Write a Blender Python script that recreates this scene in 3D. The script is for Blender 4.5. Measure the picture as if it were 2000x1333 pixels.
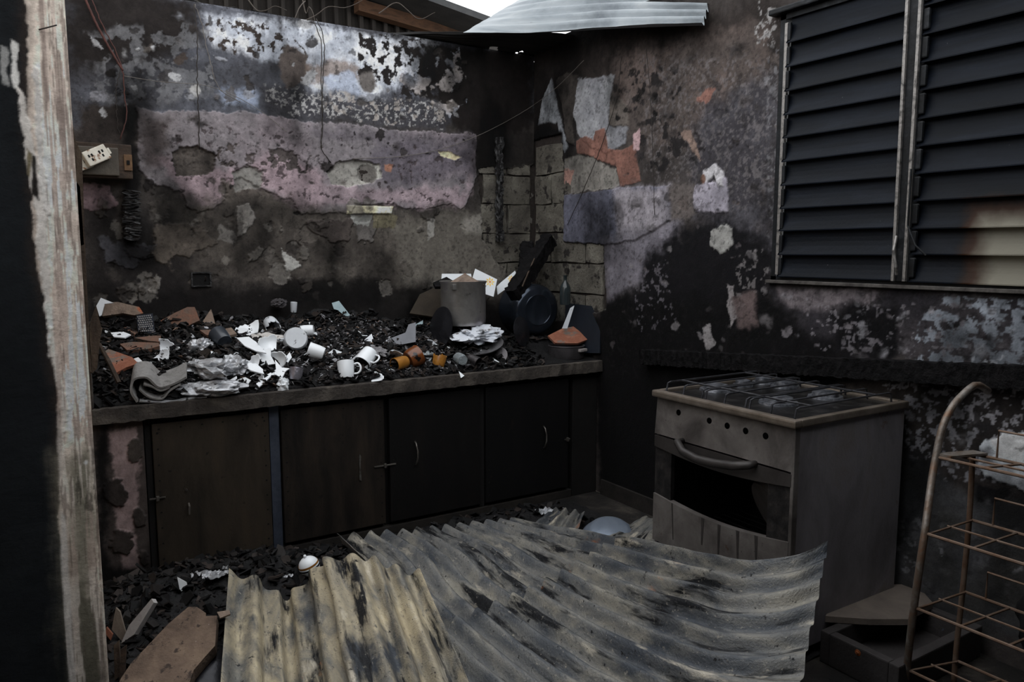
import bpy, bmesh, math, random
import numpy as np
from mathutils import Vector, Matrix, Euler

# ------------------------------------------------------------------ camera, sky, exposure
for o in list(bpy.data.objects):
    bpy.data.objects.remove(o)
scene = bpy.context.scene
COL = scene.collection
FPX, CX, CY = 1500.0, 1000.0, 666.5
PITCH = math.atan(177 / 1500.0)
YAW = math.atan(950 / 1510.0)
CAM = np.array([-3.1326, -4.685, 1.6])
_F = np.array([math.sin(YAW), math.cos(YAW), 0.0])
RT = np.array([math.cos(YAW), -math.sin(YAW), 0.0])
FW = _F * math.cos(PITCH) - np.array([0, 0, math.sin(PITCH)])
UP = _F * math.sin(PITCH) + np.array([0, 0, math.cos(PITCH)])
cam_d = bpy.data.cameras.new('camera')
cam_d.lens = 27.0
cam_d.sensor_width = 36.0
cam_d.clip_start = 0.05
cam = bpy.data.objects.new('camera', cam_d)
COL.objects.link(cam)
cam.matrix_world = Matrix(((RT[0], UP[0], -FW[0], CAM[0]), (RT[1], UP[1], -FW[1], CAM[1]),
                           (RT[2], UP[2], -FW[2], CAM[2]), (0, 0, 0, 1)))
scene.camera = cam
world = bpy.data.worlds.new('overcast_sky')
scene.world = world
world.use_nodes = True
bg = world.node_tree.nodes['Background']
bg.inputs[0].default_value = (0.95, 0.975, 1.0, 1)
bg.inputs[1].default_value = 1.0
scene.view_settings.view_transform = 'Standard'
scene.view_settings.look = 'None'
scene.view_settings.gamma = 1.0
scene.view_settings.use_curve_mapping = False
scene.view_settings.exposure = 1.3

# ------------------------------------------------------------------ measuring: photo ray against a real plane
def ray(px, py):
    return FW + RT * (px - CX) / FPX - UP * (py - CY) / FPX
def hit(px, py, ax, v):
    r = ray(px, py)
    return CAM + r * ((v - CAM[ax]) / r[ax])
def hitp(px, py, p, n):
    r = ray(px, py)
    return CAM + r * (np.dot(np.array(p) - CAM, n) / np.dot(r, n))

# ------------------------------------------------------------------ noise in numpy
def _hash(i, j, seed):
    h = (i * 374761393 + j * 668265263 + seed * 1442695041) & 0xFFFFFFFF
    h = ((h ^ (h >> 13)) * 1274126177) & 0xFFFFFFFF
    return ((h ^ (h >> 16)) & 0xFFFF) / 65535.0
def vnoise(x, y, seed=0):
    xi = np.floor(x).astype(np.int64); yi = np.floor(y).astype(np.int64)
    fx = x - xi; fy = y - yi
    fx = fx * fx * (3 - 2 * fx); fy = fy * fy * (3 - 2 * fy)
    a = _hash(xi, yi, seed); b = _hash(xi + 1, yi, seed); c = _hash(xi, yi + 1, seed); d = _hash(xi + 1, yi + 1, seed)
    return (a + (b - a) * fx) * (1 - fy) + (c + (d - c) * fx) * fy
def fbm(x, y, seed=0, octv=4):
    s = 0; a = 0.5; t = 0
    for k in range(octv):
        s = s + a * vnoise(x, y, seed + k * 17); t += a; a *= 0.55; x = x * 2.03 + 3.1; y = y * 2.03 + 1.7
    return s / t
def sstep(a, b, x):
    t = np.clip((x - a) / (b - a), 0, 1)
    return t * t * (3 - 2 * t)
def lin(c):
    c = np.array(c, float) / 255.0
    return np.where(c <= 0.04045, c / 12.92, ((c + 0.055) / 1.055) ** 2.4)

# ------------------------------------------------------------------ mesh building
class MB:
    def __init__(s):
        s.v = []; s.f = []
    def add(s, vs, fs):
        b = len(s.v)
        s.v += [tuple(map(float, p)) for p in vs]
        s.f += [tuple(i + b for i in f) for f in fs]
        return s
    def box(s, lo, hi, bev=0.0):
        x0, y0, z0 = lo; x1, y1, z1 = hi
        if bev <= 0:
            return s.add([(x0,y0,z0),(x1,y0,z0),(x1,y1,z0),(x0,y1,z0),(x0,y0,z1),(x1,y0,z1),(x1,y1,z1),(x0,y1,z1)],
                         [(3,2,1,0),(4,5,6,7),(0,1,5,4),(1,2,6,5),(2,3,7,6),(3,0,4,7)])
        bm = bmesh.new()
        bmesh.ops.create_cube(bm, size=1.0)
        for v in bm.verts:
            v.co = Vector(((x0+x1)/2 + v.co.x*(x1-x0), (y0+y1)/2 + v.co.y*(y1-y0), (z0+z1)/2 + v.co.z*(z1-z0)))
        bmesh.ops.bevel(bm, geom=bm.edges[:], offset=bev, segments=2, affect='EDGES', profile=0.6)
        return s.from_bm(bm)
    def from_bm(s, bm):
        bm.verts.index_update()
        s.add([v.co for v in bm.verts], [[v.index for v in f.verts] for f in bm.faces])
        bm.free()
        return s
    def tube(s, pts, r, n=8, closed=False):
        P = [np.array(p, float) for p in pts]
        m = len(P); base = len(s.v); prev = None
        rr = r if hasattr(r, '__len__') else [r] * m
        for i in range(m):
            if closed:
                t = P[(i+1) % m] - P[i-1]
            else:
                t = P[min(i+1, m-1)] - P[max(i-1, 0)]
            t = t / (np.linalg.norm(t) + 1e-9)
            if prev is None:
                a = np.array([0, 0, 1.0]) if abs(t[2]) < 0.9 else np.array([1.0, 0, 0])
            else:
                a = prev
            a = a - t * np.dot(a, t); a /= np.linalg.norm(a) + 1e-9
            prev = a; b = np.cross(t, a)
            for k in range(n):
                w = 2 * math.pi * k / n
                s.v.append(tuple(P[i] + rr[i] * (a * math.cos(w) + b * math.sin(w))))
        for i in range(m if closed else m - 1):
            j = (i + 1) % m
            for k in range(n):
                l = (k + 1) % n
                s.f.append((base+i*n+k, base+i*n+l, base+j*n+l, base+j*n+k))
        if not closed:
            s.f.append(tuple(base + k for k in range(n))[::-1])
            s.f.append(tuple(base + (m-1)*n + k for k in range(n)))
        return s
    def lathe(s, prof, n=32, a0=0.0, a1=2*math.pi, closed_prof=False, jag=0, seed=0):
        base = len(s.v); m = len(prof); full = abs(a1 - a0 - 2*math.pi) < 1e-6
        cnt = n if full else n + 1
        rnd = random.Random(seed)
        for k in range(cnt):
            w = a0 + (a1 - a0) * k / n
            j = rnd.uniform(1 - jag, 1) if jag else 1
            for (r, z) in prof:
                s.v.append((r * math.cos(w), r * math.sin(w), z * (j if z > 0.3 * max(q[1] for q in prof) else 1)))
        mm = m if closed_prof else m - 1
        for k in range(n if full else n):
            k2 = (k + 1) % cnt
            for i in range(mm):
                i2 = (i + 1) % m
                s.f.append((base+k*m+i, base+k2*m+i, base+k2*m+i2, base+k*m+i2))
        if not full and closed_prof:
            s.f.append(tuple(base + i for i in range(m))[::-1])
            s.f.append(tuple(base + (cnt-1)*m + i for i in range(m)))
        return s
    def prism(s, poly, dvec):
        d = np.array(dvec, float); n = len(poly)
        a = [np.array(p, float) for p in poly]
        b = [p + d for p in a]
        return s.add(a + b, [tuple(range(n))[::-1], tuple(range(n, 2*n))] + [(i, (i+1) % n, n+(i+1) % n, n+i) for i in range(n)])
    def xform(s, M):
        s.v = [tuple(M @ Vector(p)) for p in s.v]
        return s

def fixn(me):
    bm = bmesh.new(); bm.from_mesh(me)
    bmesh.ops.recalc_face_normals(bm, faces=bm.faces)
    bm.to_mesh(me); bm.free()

def make(name, mb, mat, parent=None, smooth=False, local=False, recalc=True, angle=None):
    me = bpy.data.meshes.new(name)
    me.from_pydata(mb.v, [], mb.f)
    if recalc:
        fixn(me)
    if smooth:
        me.polygons.foreach_set('use_smooth', [True] * len(me.polygons))
        if angle:
            me.set_sharp_from_angle(angle=math.radians(angle))
    if mat is not None:
        me.materials.append(mat)
    o = bpy.data.objects.new(name, me)
    COL.objects.link(o)
    if parent is not None:
        o.parent = parent
        if not local:
            o.matrix_parent_inverse = parent['_m'] if False else parent.matrix_basis.inverted()
    return o

def tag(o, label=None, cat=None, group=None, kind=None):
    if label: o['label'] = label
    if cat: o['category'] = cat
    if group: o['group'] = group
    if kind: o['kind'] = kind
    return o

def thing(name, label, cat, loc=(0, 0, 0), rot=(0, 0, 0), group=None):
    o = bpy.data.objects.new(name, None)
    o.empty_display_size = 0.05
    COL.objects.link(o)
    o.location = Vector([float(q) for q in loc]); o.rotation_euler = Euler(rot)
    return tag(o, label, cat, group)

def origin_to(o, p):
    """move the origin of a one-mesh thing to its base without moving its shape"""
    p = Vector([float(q) for q in p])
    o.data.transform(Matrix.Translation(-p)); o.location = p
    return o

# ------------------------------------------------------------------ materials
def nd(nt, t, **kw):
    n = nt.nodes.new(t)
    for k, v in kw.items():
        if k.startswith('i_'):
            n.inputs[k[2:].replace('_', ' ')].default_value = v
        else:
            setattr(n, k, v)
    return n
MATS = {}
def mat(name, cols, scale=6.0, rough=0.8, metal=0.0, bump=0.25, bscale=70.0, detail=6.0, flecks=None, stretch=None, attr=None, spec=0.3, contrast=(0.3, 0.72), trans=0.0, dist=0.4):
    """procedural stain material: noise through a ramp of the given sRGB colours, optional flecks [(colour, scale, threshold)]"""
    m = bpy.data.materials.new(name); m.use_nodes = True
    nt = m.node_tree; L = nt.links
    b = nt.nodes['Principled BSDF']
    if attr:
        tc = nd(nt, 'ShaderNodeAttribute', attribute_name=attr); vec = tc.outputs['Vector']
    else:
        tc = nd(nt, 'ShaderNodeTexCoord'); vec = tc.outputs['Object']
    raw = vec
    if stretch:
        mp = nd(nt, 'ShaderNodeMapping'); mp.inputs['Scale'].default_value = stretch
        L.new(vec, mp.inputs['Vector']); vec = mp.outputs['Vector']
    nz = nd(nt, 'ShaderNodeTexNoise', i_Scale=scale, i_Detail=detail, i_Roughness=0.62, i_Distortion=dist)
    L.new(vec, nz.inputs['Vector'])
    rp = nd(nt, 'ShaderNodeValToRGB'); e = rp.color_ramp.elements
    n = len(cols)
    for i, c in enumerate(cols):
        p = contrast[0] + (contrast[1] - contrast[0]) * (i / max(1, n - 1))
        el = e[i] if i < 2 else e.new(p)
        el.position = p; el.color = (*lin(c), 1)
    if n == 1:
        e[1].color = e[0].color
    L.new(nz.outputs['Fac'], rp.inputs['Fac'])
    out = rp.outputs['Color']
    for fk in (flecks or []):
        c, sc, th = fk[:3]
        f = nd(nt, 'ShaderNodeTexNoise', i_Scale=sc, i_Detail=5.0, i_Roughness=0.65)
        if len(fk) > 3:
            fm_ = nd(nt, 'ShaderNodeMapping'); fm_.inputs['Scale'].default_value = fk[3]; fm_.inputs['Location'].default_value = (sc, th*9, 0)
            L.new(raw, fm_.inputs['Vector']); L.new(fm_.outputs['Vector'], f.inputs['Vector'])
        else:
            L.new(raw, f.inputs['Vector'])
        r2 = nd(nt, 'ShaderNodeMapRange'); r2.inputs['From Min'].default_value = th; r2.inputs['From Max'].default_value = th + (fk[4] if len(fk) > 4 else 0.05)
        L.new(f.outputs['Fac'], r2.inputs['Value'])
        mx = nd(nt, 'ShaderNodeMix', data_type='RGBA'); mx.inputs[7].default_value = (*lin(c), 1)
        L.new(r2.outputs['Result'], mx.inputs[0]); L.new(out, mx.inputs[6]); out = mx.outputs[2]
    L.new(out, b.inputs['Base Color'])
    b.inputs['Roughness'].default_value = rough
    b.inputs['Metallic'].default_value = metal
    b.inputs['Specular IOR Level'].default_value = spec
    if trans:
        b.inputs['Transmission Weight'].default_value = trans
    if bump > 0:
        bn = nd(nt, 'ShaderNodeTexNoise', i_Scale=bscale, i_Detail=5.0, i_Roughness=0.6)
        L.new(raw, bn.inputs['Vector'])
        bp = nd(nt, 'ShaderNodeBump', i_Strength=bump, i_Distance=0.01)
        L.new(bn.outputs['Fac'], bp.inputs['Height']); L.new(bp.outputs['Normal'], b.inputs['Normal'])
    MATS[name] = m
    return m

def painted(name, rough=0.9, spec=0.15, fine=0.35, bump=0.35, flk=True):
    """surface whose paint, plaster and soot layers come from the 'Col' attribute, with fine noise on top"""
    m = bpy.data.materials.new(name); m.use_nodes = True
    nt = m.node_tree; L = nt.links; b = nt.nodes['Principled BSDF']
    at = nd(nt, 'ShaderNodeAttribute', attribute_name='Col')
    tc = nd(nt, 'ShaderNodeTexCoord')
    n1 = nd(nt, 'ShaderNodeTexNoise', i_Scale=34.0, i_Detail=10.0, i_Roughness=0.78)
    L.new(tc.outputs['Object'], n1.inputs['Vector'])
    r1 = nd(nt, 'ShaderNodeMapRange'); r1.inputs['From Min'].default_value = 0.3; r1.inputs['From Max'].default_value = 0.7
    r1.inputs['To Min'].default_value = 1 - fine; r1.inputs['To Max'].default_value = 1 + fine
    L.new(n1.outputs['Fac'], r1.inputs['Value'])
    mx = nd(nt, 'ShaderNodeMix', data_type='RGBA', blend_type='MULTIPLY'); mx.inputs[0].default_value = 1
    L.new(at.outputs['Color'], mx.inputs[6]); L.new(r1.outputs['Result'], mx.inputs[7])
    out = mx.outputs[2]
    if flk:
        n2 = nd(nt, 'ShaderNodeTexNoise', i_Scale=85.0, i_Detail=7.0, i_Roughness=0.75)
        L.new(tc.outputs['Object'], n2.inputs['Vector'])
        r2 = nd(nt, 'ShaderNodeMapRange'); r2.inputs['From Min'].default_value = 0.60; r2.inputs['From Max'].default_value = 0.72
        r2.inputs['To Max'].default_value = 0.5
        L.new(n2.outputs['Fac'], r2.inputs['Value'])
        m2 = nd(nt, 'ShaderNodeMix', data_type='RGBA'); m2.inputs[7].default_value = (*lin((30, 27, 26)), 1)
        L.new(r2.outputs['Result'], m2.inputs[0]); L.new(out, m2.inputs[6]); out = m2.outputs[2]
    L.new(out, b.inputs['Base Color'])
    b.inputs['Roughness'].default_value = rough; b.inputs['Specular IOR Level'].default_value = spec
    bn = nd(nt, 'ShaderNodeTexNoise', i_Scale=90.0, i_Detail=6.0, i_Roughness=0.65)
    L.new(tc.outputs['Object'], bn.inputs['Vector'])
    bp = nd(nt, 'ShaderNodeBump', i_Strength=bump, i_Distance=0.008)
    L.new(bn.outputs['Fac'], bp.inputs['Height']); L.new(bp.outputs['Normal'], b.inputs['Normal'])
    return m

# ------------------------------------------------------------------ painted and chipped plaster surfaces
def polysd(U, V, poly):
    """signed distance to polygon, positive inside"""
    d = np.full(U.shape, 1e9); ins = np.zeros(U.shape, bool)
    n = len(poly)
    for i in range(n):
        ax, ay = poly[i]; bx, by = poly[(i+1) % n]
        ex, ey = bx-ax, by-ay
        t = np.clip(((U-ax)*ex + (V-ay)*ey) / (ex*ex + ey*ey + 1e-12), 0, 1)
        d = np.minimum(d, (U-ax-t*ex)**2 + (V-ay-t*ey)**2)
        if abs(ey) > 1e-12:
            c = ((ay > V) != (by > V)) & (U < ex * (V-ay) / ey + ax)
            ins ^= c
    d = np.sqrt(d)
    return np.where(ins, d, -d)

def ell(cx, cy, rx, ry, n=14, rot=0):
    return [(cx + rx*math.cos(2*math.pi*k/n)*math.cos(rot) - ry*math.sin(2*math.pi*k/n)*math.sin(rot),
             cy + rx*math.cos(2*math.pi*k/n)*math.sin(rot) + ry*math.sin(2*math.pi*k/n)*math.cos(rot)) for k in range(n)]
def rct(x0, y0, x1, y1):
    return [(x0, y0), (x1, y0), (x1, y1), (x0, y1)]

def paint(u, v, layers, base, conv, seed=0, smoke=1.0):
    """u, v: flat arrays in metres on the surface; returns colour (linear) and relief"""
    n = u.size
    col = np.tile(lin(base), (n, 1)); hgt = (fbm(u*9, v*9, seed+5, 4) - 0.5) * 0.006
    br = 0.8 + 0.4 * fbm(u*4, v*4, seed+9, 4)
    col *= br[:, None]
    wx = (fbm(u*7, v*7, seed+21, 5) - 0.5); wy = (fbm(u*7+9, v*7+4, seed+31, 5) - 0.5)
    for k, Ly in enumerate(layers):
        poly = [conv(*p) for p in Ly['p']]
        amp = Ly.get('amp', 0.05); amp = amp*1.5 if .011 < amp < .06 else amp; soft = Ly.get('soft', 0.004); marg = amp + soft + 0.02
        xs = [p[0] for p in poly]; ys = [p[1] for p in poly]
        I = np.nonzero((u > min(xs)-marg) & (u < max(xs)+marg) & (v > min(ys)-marg) & (v < max(ys)+marg))[0]
        if I.size == 0:
            continue
        uu, vv = u[I], v[I]
        d = polysd(uu + wx[I]*amp, vv + wy[I]*amp, poly)
        fs = Ly.get('ns', 22); su, sv = Ly.get('an', (1, 1))
        d = d + (fbm(uu*fs*su, vv*fs*sv, seed+50+k*7, 4) - 0.5) * amp * 0.8
        d = d + (fbm(uu*75, vv*75, seed+57+k*7, 3) - 0.5) * min(amp*.5, .016)
        m = sstep(-soft, soft, d)
        if 'spk' in Ly:
            dens, ss = Ly['spk']
            q = fbm(uu*ss*su, vv*ss*sv, seed+90+k*3, 5)
            m = m * sstep(1-dens-0.02, 1-dens+0.03, q * 1.0 + 0.16 * (fbm(uu*5, vv*5, seed+70+k, 2) - 0.5))
        m = m * Ly.get('a', 1.0)
        c = lin(Ly['c'])
        vary = Ly.get('vary', 0.25)
        var = 1 + vary * 2 * (fbm(uu*Ly.get('vs', 6)*su, vv*Ly.get('vs', 6)*sv, seed+k*5, 5) - 0.5)
        cc = c[None, :] * var[:, None]
        if 'c2' in Ly:
            t = sstep(0.35, 0.65, fbm(uu*Ly.get('vs', 6)*0.7, vv*Ly.get('vs', 6)*0.7, seed+k*11+3, 4))[:, None]
            cc = cc * (1-t) + lin(Ly['c2'])[None, :] * var[:, None] * t
        col[I] = col[I] * (1-m[:, None]) + cc * m[:, None]
        if 'h' in Ly:
            hgt[I] = hgt[I] + Ly['h'] * 1.5 * sstep(-0.003, 0.003, d) * (m > 0.02 if 'spk' not in Ly else m)
    # smoke film: large soft clouds and fine grain of soot over everything
    cl = fbm(u*2.3+5, v*1.7, seed+301, 5); fg = fbm(u*30, v*30, seed+311, 4); st = fbm(u*24, v*2.5, seed+321, 4)
    film = np.clip(1.15 - 1.1*sstep(.48, .8, cl) , .3, 1.1) * (.80 + .4*fg) * (.86 + .28*st)
    grey = col.mean(1, keepdims=True)
    col = col*.68 + grey*.32
    col = col * film[:, None] ** smoke
    col = col * (np.clip(col.mean(1, keepdims=True), .002, 1) / .10) ** .17   # contrast curve: darkens dark colours, brightens pale ones
    return np.clip(col, 0.003, 0.62), hgt

def blotches(n, box, seed, cols, size=(5, 22), h=(-.004, .004), a=(.5, 1.0)):
    """many small chips and stains, sizes in photo pixels measured on the wall"""
    r = random.Random(seed); out = []
    for _ in range(n):
        x, y = r.uniform(box[0], box[2]), r.uniform(box[1], box[3]); s = size[0] + (size[1]-size[0])*r.random()**2
        out.append(dict(p=ell(x, y, s*r.uniform(.6, 1.5), s*r.uniform(.5, 1.0), 7, r.uniform(0, 3)), c=r.choice(cols), amp=.02+.0012*s, soft=r.choice((.003, .006, .02)), a=r.uniform(*a), h=r.uniform(*h), ns=40))
    return out

def paint_panel(name, O, U, V, N, ur, vr, step, layers, base, conv, matl, seed=0, cut=None, extra=None, parent=None, jag_top=0.0, smoke=1.0):
    O, U, V, N = (np.array(q, float) for q in (O, U, V, N))
    nu = int((ur[1]-ur[0]) / step) + 1; nv = int((vr[1]-vr[0]) / step) + 1
    us = np.linspace(ur[0], ur[1], nu); vs = np.linspace(vr[0], vr[1], nv)
    uu, vv = np.meshgrid(us, vs, indexing='ij')
    u = uu.ravel(); v = vv.ravel()
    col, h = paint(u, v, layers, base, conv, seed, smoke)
    vpos = v.copy()
    if jag_top:
        vpos = np.where(v >= vr[1]-1e-6, v - jag_top * fbm(u*6, u*0, seed+3, 4), v)
    co = O + u[:, None]*U + vpos[:, None]*V + h[:, None]*N
    i, j = np.meshgrid(np.arange(nu-1), np.arange(nv-1), indexing='ij')
    i = i.ravel(); j = j.ravel()
    if cut is not None:
        k = ~cut((us[i]+us[i+1])/2, (vs[j]+vs[j+1])/2)
        i = i[k]; j = j[k]
    q = np.stack([i*nv+j, (i+1)*nv+j, (i+1)*nv+j+1, i*nv+j+1], 1)
    if np.dot(np.cross(U, V), N) < 0:
        q = q[:, ::-1]
    nb = co.shape[0]; ev = []; ef = []
    if extra is not None:
        ev = np.array(extra.v); ef = extra.f
        co = np.vstack([co, ev]); col = np.vstack([col, np.tile(lin(base)*0.6, (len(ev), 1))])
    me = bpy.data.meshes.new(name)
    nq = q.shape[0]
    me.vertices.add(co.shape[0]); me.vertices.foreach_set('co', co.ravel().astype(np.float32))
    loops = q.ravel().tolist(); starts = (np.arange(nq)*4).tolist()
    for f in ef:
        starts.append(len(loops)); loops += [a + nb for a in f]
    me.loops.add(len(loops)); me.loops.foreach_set('vertex_index', loops)
    me.polygons.add(len(starts)); me.polygons.foreach_set('loop_start', starts)
    me.update(calc_edges=True); me.validate()
    a = me.color_attributes.new('Col', 'FLOAT_COLOR', 'POINT')
    a.data.foreach_set('color', np.hstack([col, np.ones((col.shape[0], 1))]).ravel().astype(np.float32))
    sm = np.ones(len(me.polygons), bool); sm[nq:] = False
    me.polygons.foreach_set('use_smooth', sm)
    me.materials.append(matl)
    o = bpy.data.objects.new(name, me); COL.objects.link(o)
    if parent is not None:
        o.parent = parent; o.matrix_parent_inverse = parent.matrix_basis.inverted()
    return o

# ================================================================== THE SETTING
M_wall = painted('burnt_plaster')
CTOP = 0.89          # worktop height
CFRONT = -0.80       # worktop front

# ---- back wall -----------------------------------------------------
def cvB(px, py):
    p = hit(px, py, 1, 0.0); return (p[0], p[2])
LB = [
 dict(p=rct(120,-60,1060,240), c=(82,84,94), c2=(62,62,68), soft=.05, amp=.08, vs=5),
 dict(p=[(120,-60),(370,0),(390,60),(330,110),(230,120),(150,140)], c=(44,38,36), soft=.06, amp=.12),
 dict(p=[(170,60),(360,40),(420,120),(420,190),(200,200)], c=(108,108,112), a=.65, spk=(.52,16), amp=.1, soft=.03),
 dict(p=[(395,28),(560,42),(700,64),(860,84),(870,130),(800,160),(690,200),(610,190),(590,115),(530,118),(420,85)], c=(176,179,187), c2=(146,152,164), amp=.08, soft=.03, vary=.35, vs=12, an=(1.6,.6)),
 dict(p=[(400,40),(560,50),(610,120),(520,118),(420,90)], c=(62,52,47), spk=(.42,36), amp=.05),
 dict(p=[(700,60),(880,80),(900,190),(800,200),(690,160)], c=(40,35,34), spk=(.50,24), amp=.06),
 dict(p=[(800,85),(1040,90),(1045,270),(900,270),(850,200)], c=(36,30,28), soft=.05, amp=.14),  # dark corner patch: soot, with shade under the roof sheet painted in
 dict(p=[(760,85),(900,95),(910,190),(880,230),(820,190),(770,150)], c=(150,140,136), c2=(140,150,168), spk=(.47,13), amp=.06, h=.002),
 dict(p=[(545,110),(562,82),(600,110),(608,160),(560,175),(545,150)], c=(92,80,74), amp=.04, soft=.012),
 dict(p=[(600,122),(690,122),(700,150),(640,165),(605,158)], c=(128,108,95), amp=.05, soft=.02, a=.8),
 dict(p=[(632,150),(690,140),(700,180),(660,195),(635,175)], c=(140,150,170), amp=.06, soft=.015, a=.9),
 dict(p=ell(716,158,18,20), c=(95,88,84), amp=.03, soft=.01),
 dict(p=[(430,175),(500,180),(500,212),(440,205)], c=(128,142,168), amp=.08, soft=.03, a=.8),
 dict(p=[(500,170),(650,180),(860,200),(870,258),(640,236),(520,215)], c=(66,64,70), amp=.06, soft=.03, a=.85),
 dict(p=[(515,170),(640,180),(860,205),(870,250),(640,232),(520,210)], c=(138,136,135), spk=(.41,70), amp=.05, soft=.01),
 dict(p=[(640,180),(860,205),(870,250),(640,232)], c=(150,140,132), spk=(.40,30), amp=.05, soft=.01, a=.8),
 dict(p=ell(352,112,15,11), c=(74,62,56), amp=.05), dict(p=ell(383,180,9,11), c=(150,148,146), amp=.02),
 dict(p=[(155,190),(240,170),(245,205),(160,205)], c=(110,110,118), spk=(.5,20), amp=.06),
 dict(p=[(150,205),(262,208),(262,290),(150,290)], c=(58,50,46), soft=.02, amp=.05),
 # pink limewash band
 dict(p=[(268,212),(500,224),(620,238),(790,256),(931,262),(931,345),(915,382),(900,418),(880,398),(840,405),(790,412),(770,400),(690,402),(678,418),(590,416),(570,392),(520,372),(470,346),(440,350),(440,392),(385,415),(360,402),(358,380),(290,356),(268,330)],
      c=(118,110,114), c2=(130,116,122), amp=.025, soft=.005, h=.005, vary=.2, vs=5),
 dict(p=[(290,300),(360,330),(470,330),(520,300),(620,330),(640,395),(590,412),(530,372),(470,350),(440,390),(385,412),(360,378)], c=(152,126,134), amp=.06, soft=.03, a=.9),
 dict(p=[(560,330),(700,370),(900,370),(925,330),(900,410),(760,400),(700,398),(600,410)], c=(150,126,134), amp=.1, soft=.03, a=.75),
 dict(p=[(740,280),(925,275),(925,340),(760,370),(720,330)], c=(90,82,94), amp=.12, soft=.05, a=.8),
 dict(p=[(268,215),(330,230),(330,320),(280,330)], c=(72,62,60), amp=.08, soft=.05, a=.9),
 dict(p=[(600,245),(930,268),(930,290),(620,268)], c=(92,84,92), amp=.05, soft=.03, a=.7),
 dict(p=[(300,240),(930,270),(920,400),(360,390)], c=(70,58,60), spk=(.30,30), amp=.05, soft=.02, a=.8, h=-.003),
 dict(p=[(420,280),(600,300),(600,340),(430,320)], c=(84,74,72), spk=(.44,22), amp=.05, h=-.004),
 dict(p=[(158,356),(215,360),(232,400),(200,416),(160,406)], c=(138,110,116), amp=.03, h=.004),
 # bare render below
 dict(p=[(430,352),(520,374),(560,398),(500,440),(430,420)], c=(98,88,80), amp=.04, soft=.02),
 dict(p=[(330,390),(520,380),(700,425),(900,425),(1000,480),(980,600),(700,600),(380,520)], c=(88,80,72), c2=(72,65,59), amp=.1, soft=.06, vs=8),
 dict(p=[(760,430),(930,420),(1000,520),(960,590),(800,590),(780,500)], c=(112,105,94), amp=.12, soft=.06, a=.75),
 dict(p=[(170,420),(330,420),(380,600),(170,640)], c=(40,36,36), amp=.12, soft=.08, a=.85),
 dict(p=[(300,440),(400,430),(420,480),(330,520),(300,500)], c=(92,82,72), amp=.1, soft=.015, h=.004),
 dict(p=[(200,470),(310,480),(260,530),(200,520)], c=(76,76,84), amp=.08, soft=.01, h=.004, a=.8),
 dict(p=[(590,428),(690,428),(680,470),(650,475),(610,450)], c=(80,70,65), amp=.04, h=.006),
 dict(p=[(695,440),(740,430),(728,472),(700,472)], c=(96,90,86), amp=.03, h=.006),
 # craters
 dict(p=[(635,335),(655,318),(700,315),(740,322),(746,345),(720,358),(690,366),(650,360)], c=(168,166,156), c2=(140,136,128), amp=.02, h=-.014, soft=.005),
 dict(p=ell(720,340,20,18), c=(104,98,92), amp=.02, soft=.006, h=-.004),
 dict(p=[(332,318),(350,292),(385,288),(424,302),(420,330),(395,348),(345,345)], c=(98,88,80), c2=(82,74,68), amp=.025, h=-.012),
 dict(p=[(452,338),(478,326),(514,334),(510,365),(460,374)], c=(128,124,118), amp=.025, h=-.01),
 dict(p=[(464,402),(490,398),(500,425),(480,455),(462,462)], c=(132,126,120), amp=.02, h=.004),
 dict(p=[(430,440),(460,462),(450,475),(420,470)], c=(120,114,108), amp=.03),
 dict(p=[(552,488),(590,520),(560,528)], c=(150,148,142), amp=.025, h=.003), dict(p=ell(575,485,14,14), c=(60,54,50), amp=.02, h=-.006),
 dict(p=[(832,428),(848,425),(848,462),(835,470)], c=(146,142,134), amp=.015),
 dict(p=[(900,428),(960,420),(958,460),(910,455)], c=(126,120,110), amp=.04, soft=.02),
 dict(p=[(676,402),(768,404),(764,418),(676,419)], c=(206,196,150), amp=.008, h=.008),
 dict(p=[(682,420),(728,418),(722,445),(690,440)], c=(136,136,130), amp=.02), dict(p=[(730,420),(775,420),(770,445),(730,446)], c=(104,96,70), amp=.02),
 dict(p=[(752,322),(768,320),(764,336),(752,334)], c=(150,96,68), amp=.015),
 dict(p=[(855,296),(880,296),(900,308),(886,314),(860,304)], c=(196,180,132), amp=.012, h=-.004),
 dict(p=[(160,290),(262,290),(264,355),(160,355)], c=(52,46,42), soft=.03, amp=.03),
 dict(p=[(240,205),(268,208),(268,480),(246,480)], c=(20,18,19), soft=.02, amp=.03, a=.9),
 # darker towards the corner, recess with blockwork
 dict(p=[(931,262),(1045,265),(1045,330),(935,330)], c=(46,41,38), amp=.03, soft=.02),
 dict(p=[(936,330),(1050,322),(1050,560),(1000,540),(940,470)], c=(96,92,84), amp=.04, soft=.02, h=-.014),
 dict(p=[(955,262),(1000,262),(1000,470),(960,478)], c=(34,31,30), amp=.04, soft=.03, a=.85),
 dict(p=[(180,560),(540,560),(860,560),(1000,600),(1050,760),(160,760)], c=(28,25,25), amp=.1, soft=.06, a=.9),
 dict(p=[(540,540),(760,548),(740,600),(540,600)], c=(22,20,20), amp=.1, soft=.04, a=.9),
 dict(p=rct(120,-60,1060,640), c=(36,32,31), spk=(.36,60), amp=.02, a=.35),
]
LB = LB[:-1] + blotches(70, (160,60,930,420), 5, [(46,40,38),(58,52,48),(84,76,70),(36,32,31)], (3,13)) + blotches(60, (180,30,900,230), 6, [(150,150,152),(120,122,130),(54,48,46)], (3,14)) \
   + blotches(70, (180,400,1000,590), 7, [(96,88,80),(112,106,98),(48,43,40),(70,63,57),(126,120,112)], (5,26), (-.005,.006), (.3,.8)) + blotches(25, (270,240,920,300), 8, [(24,22,22)], (1.5,4)) + LB[-1:]
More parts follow.
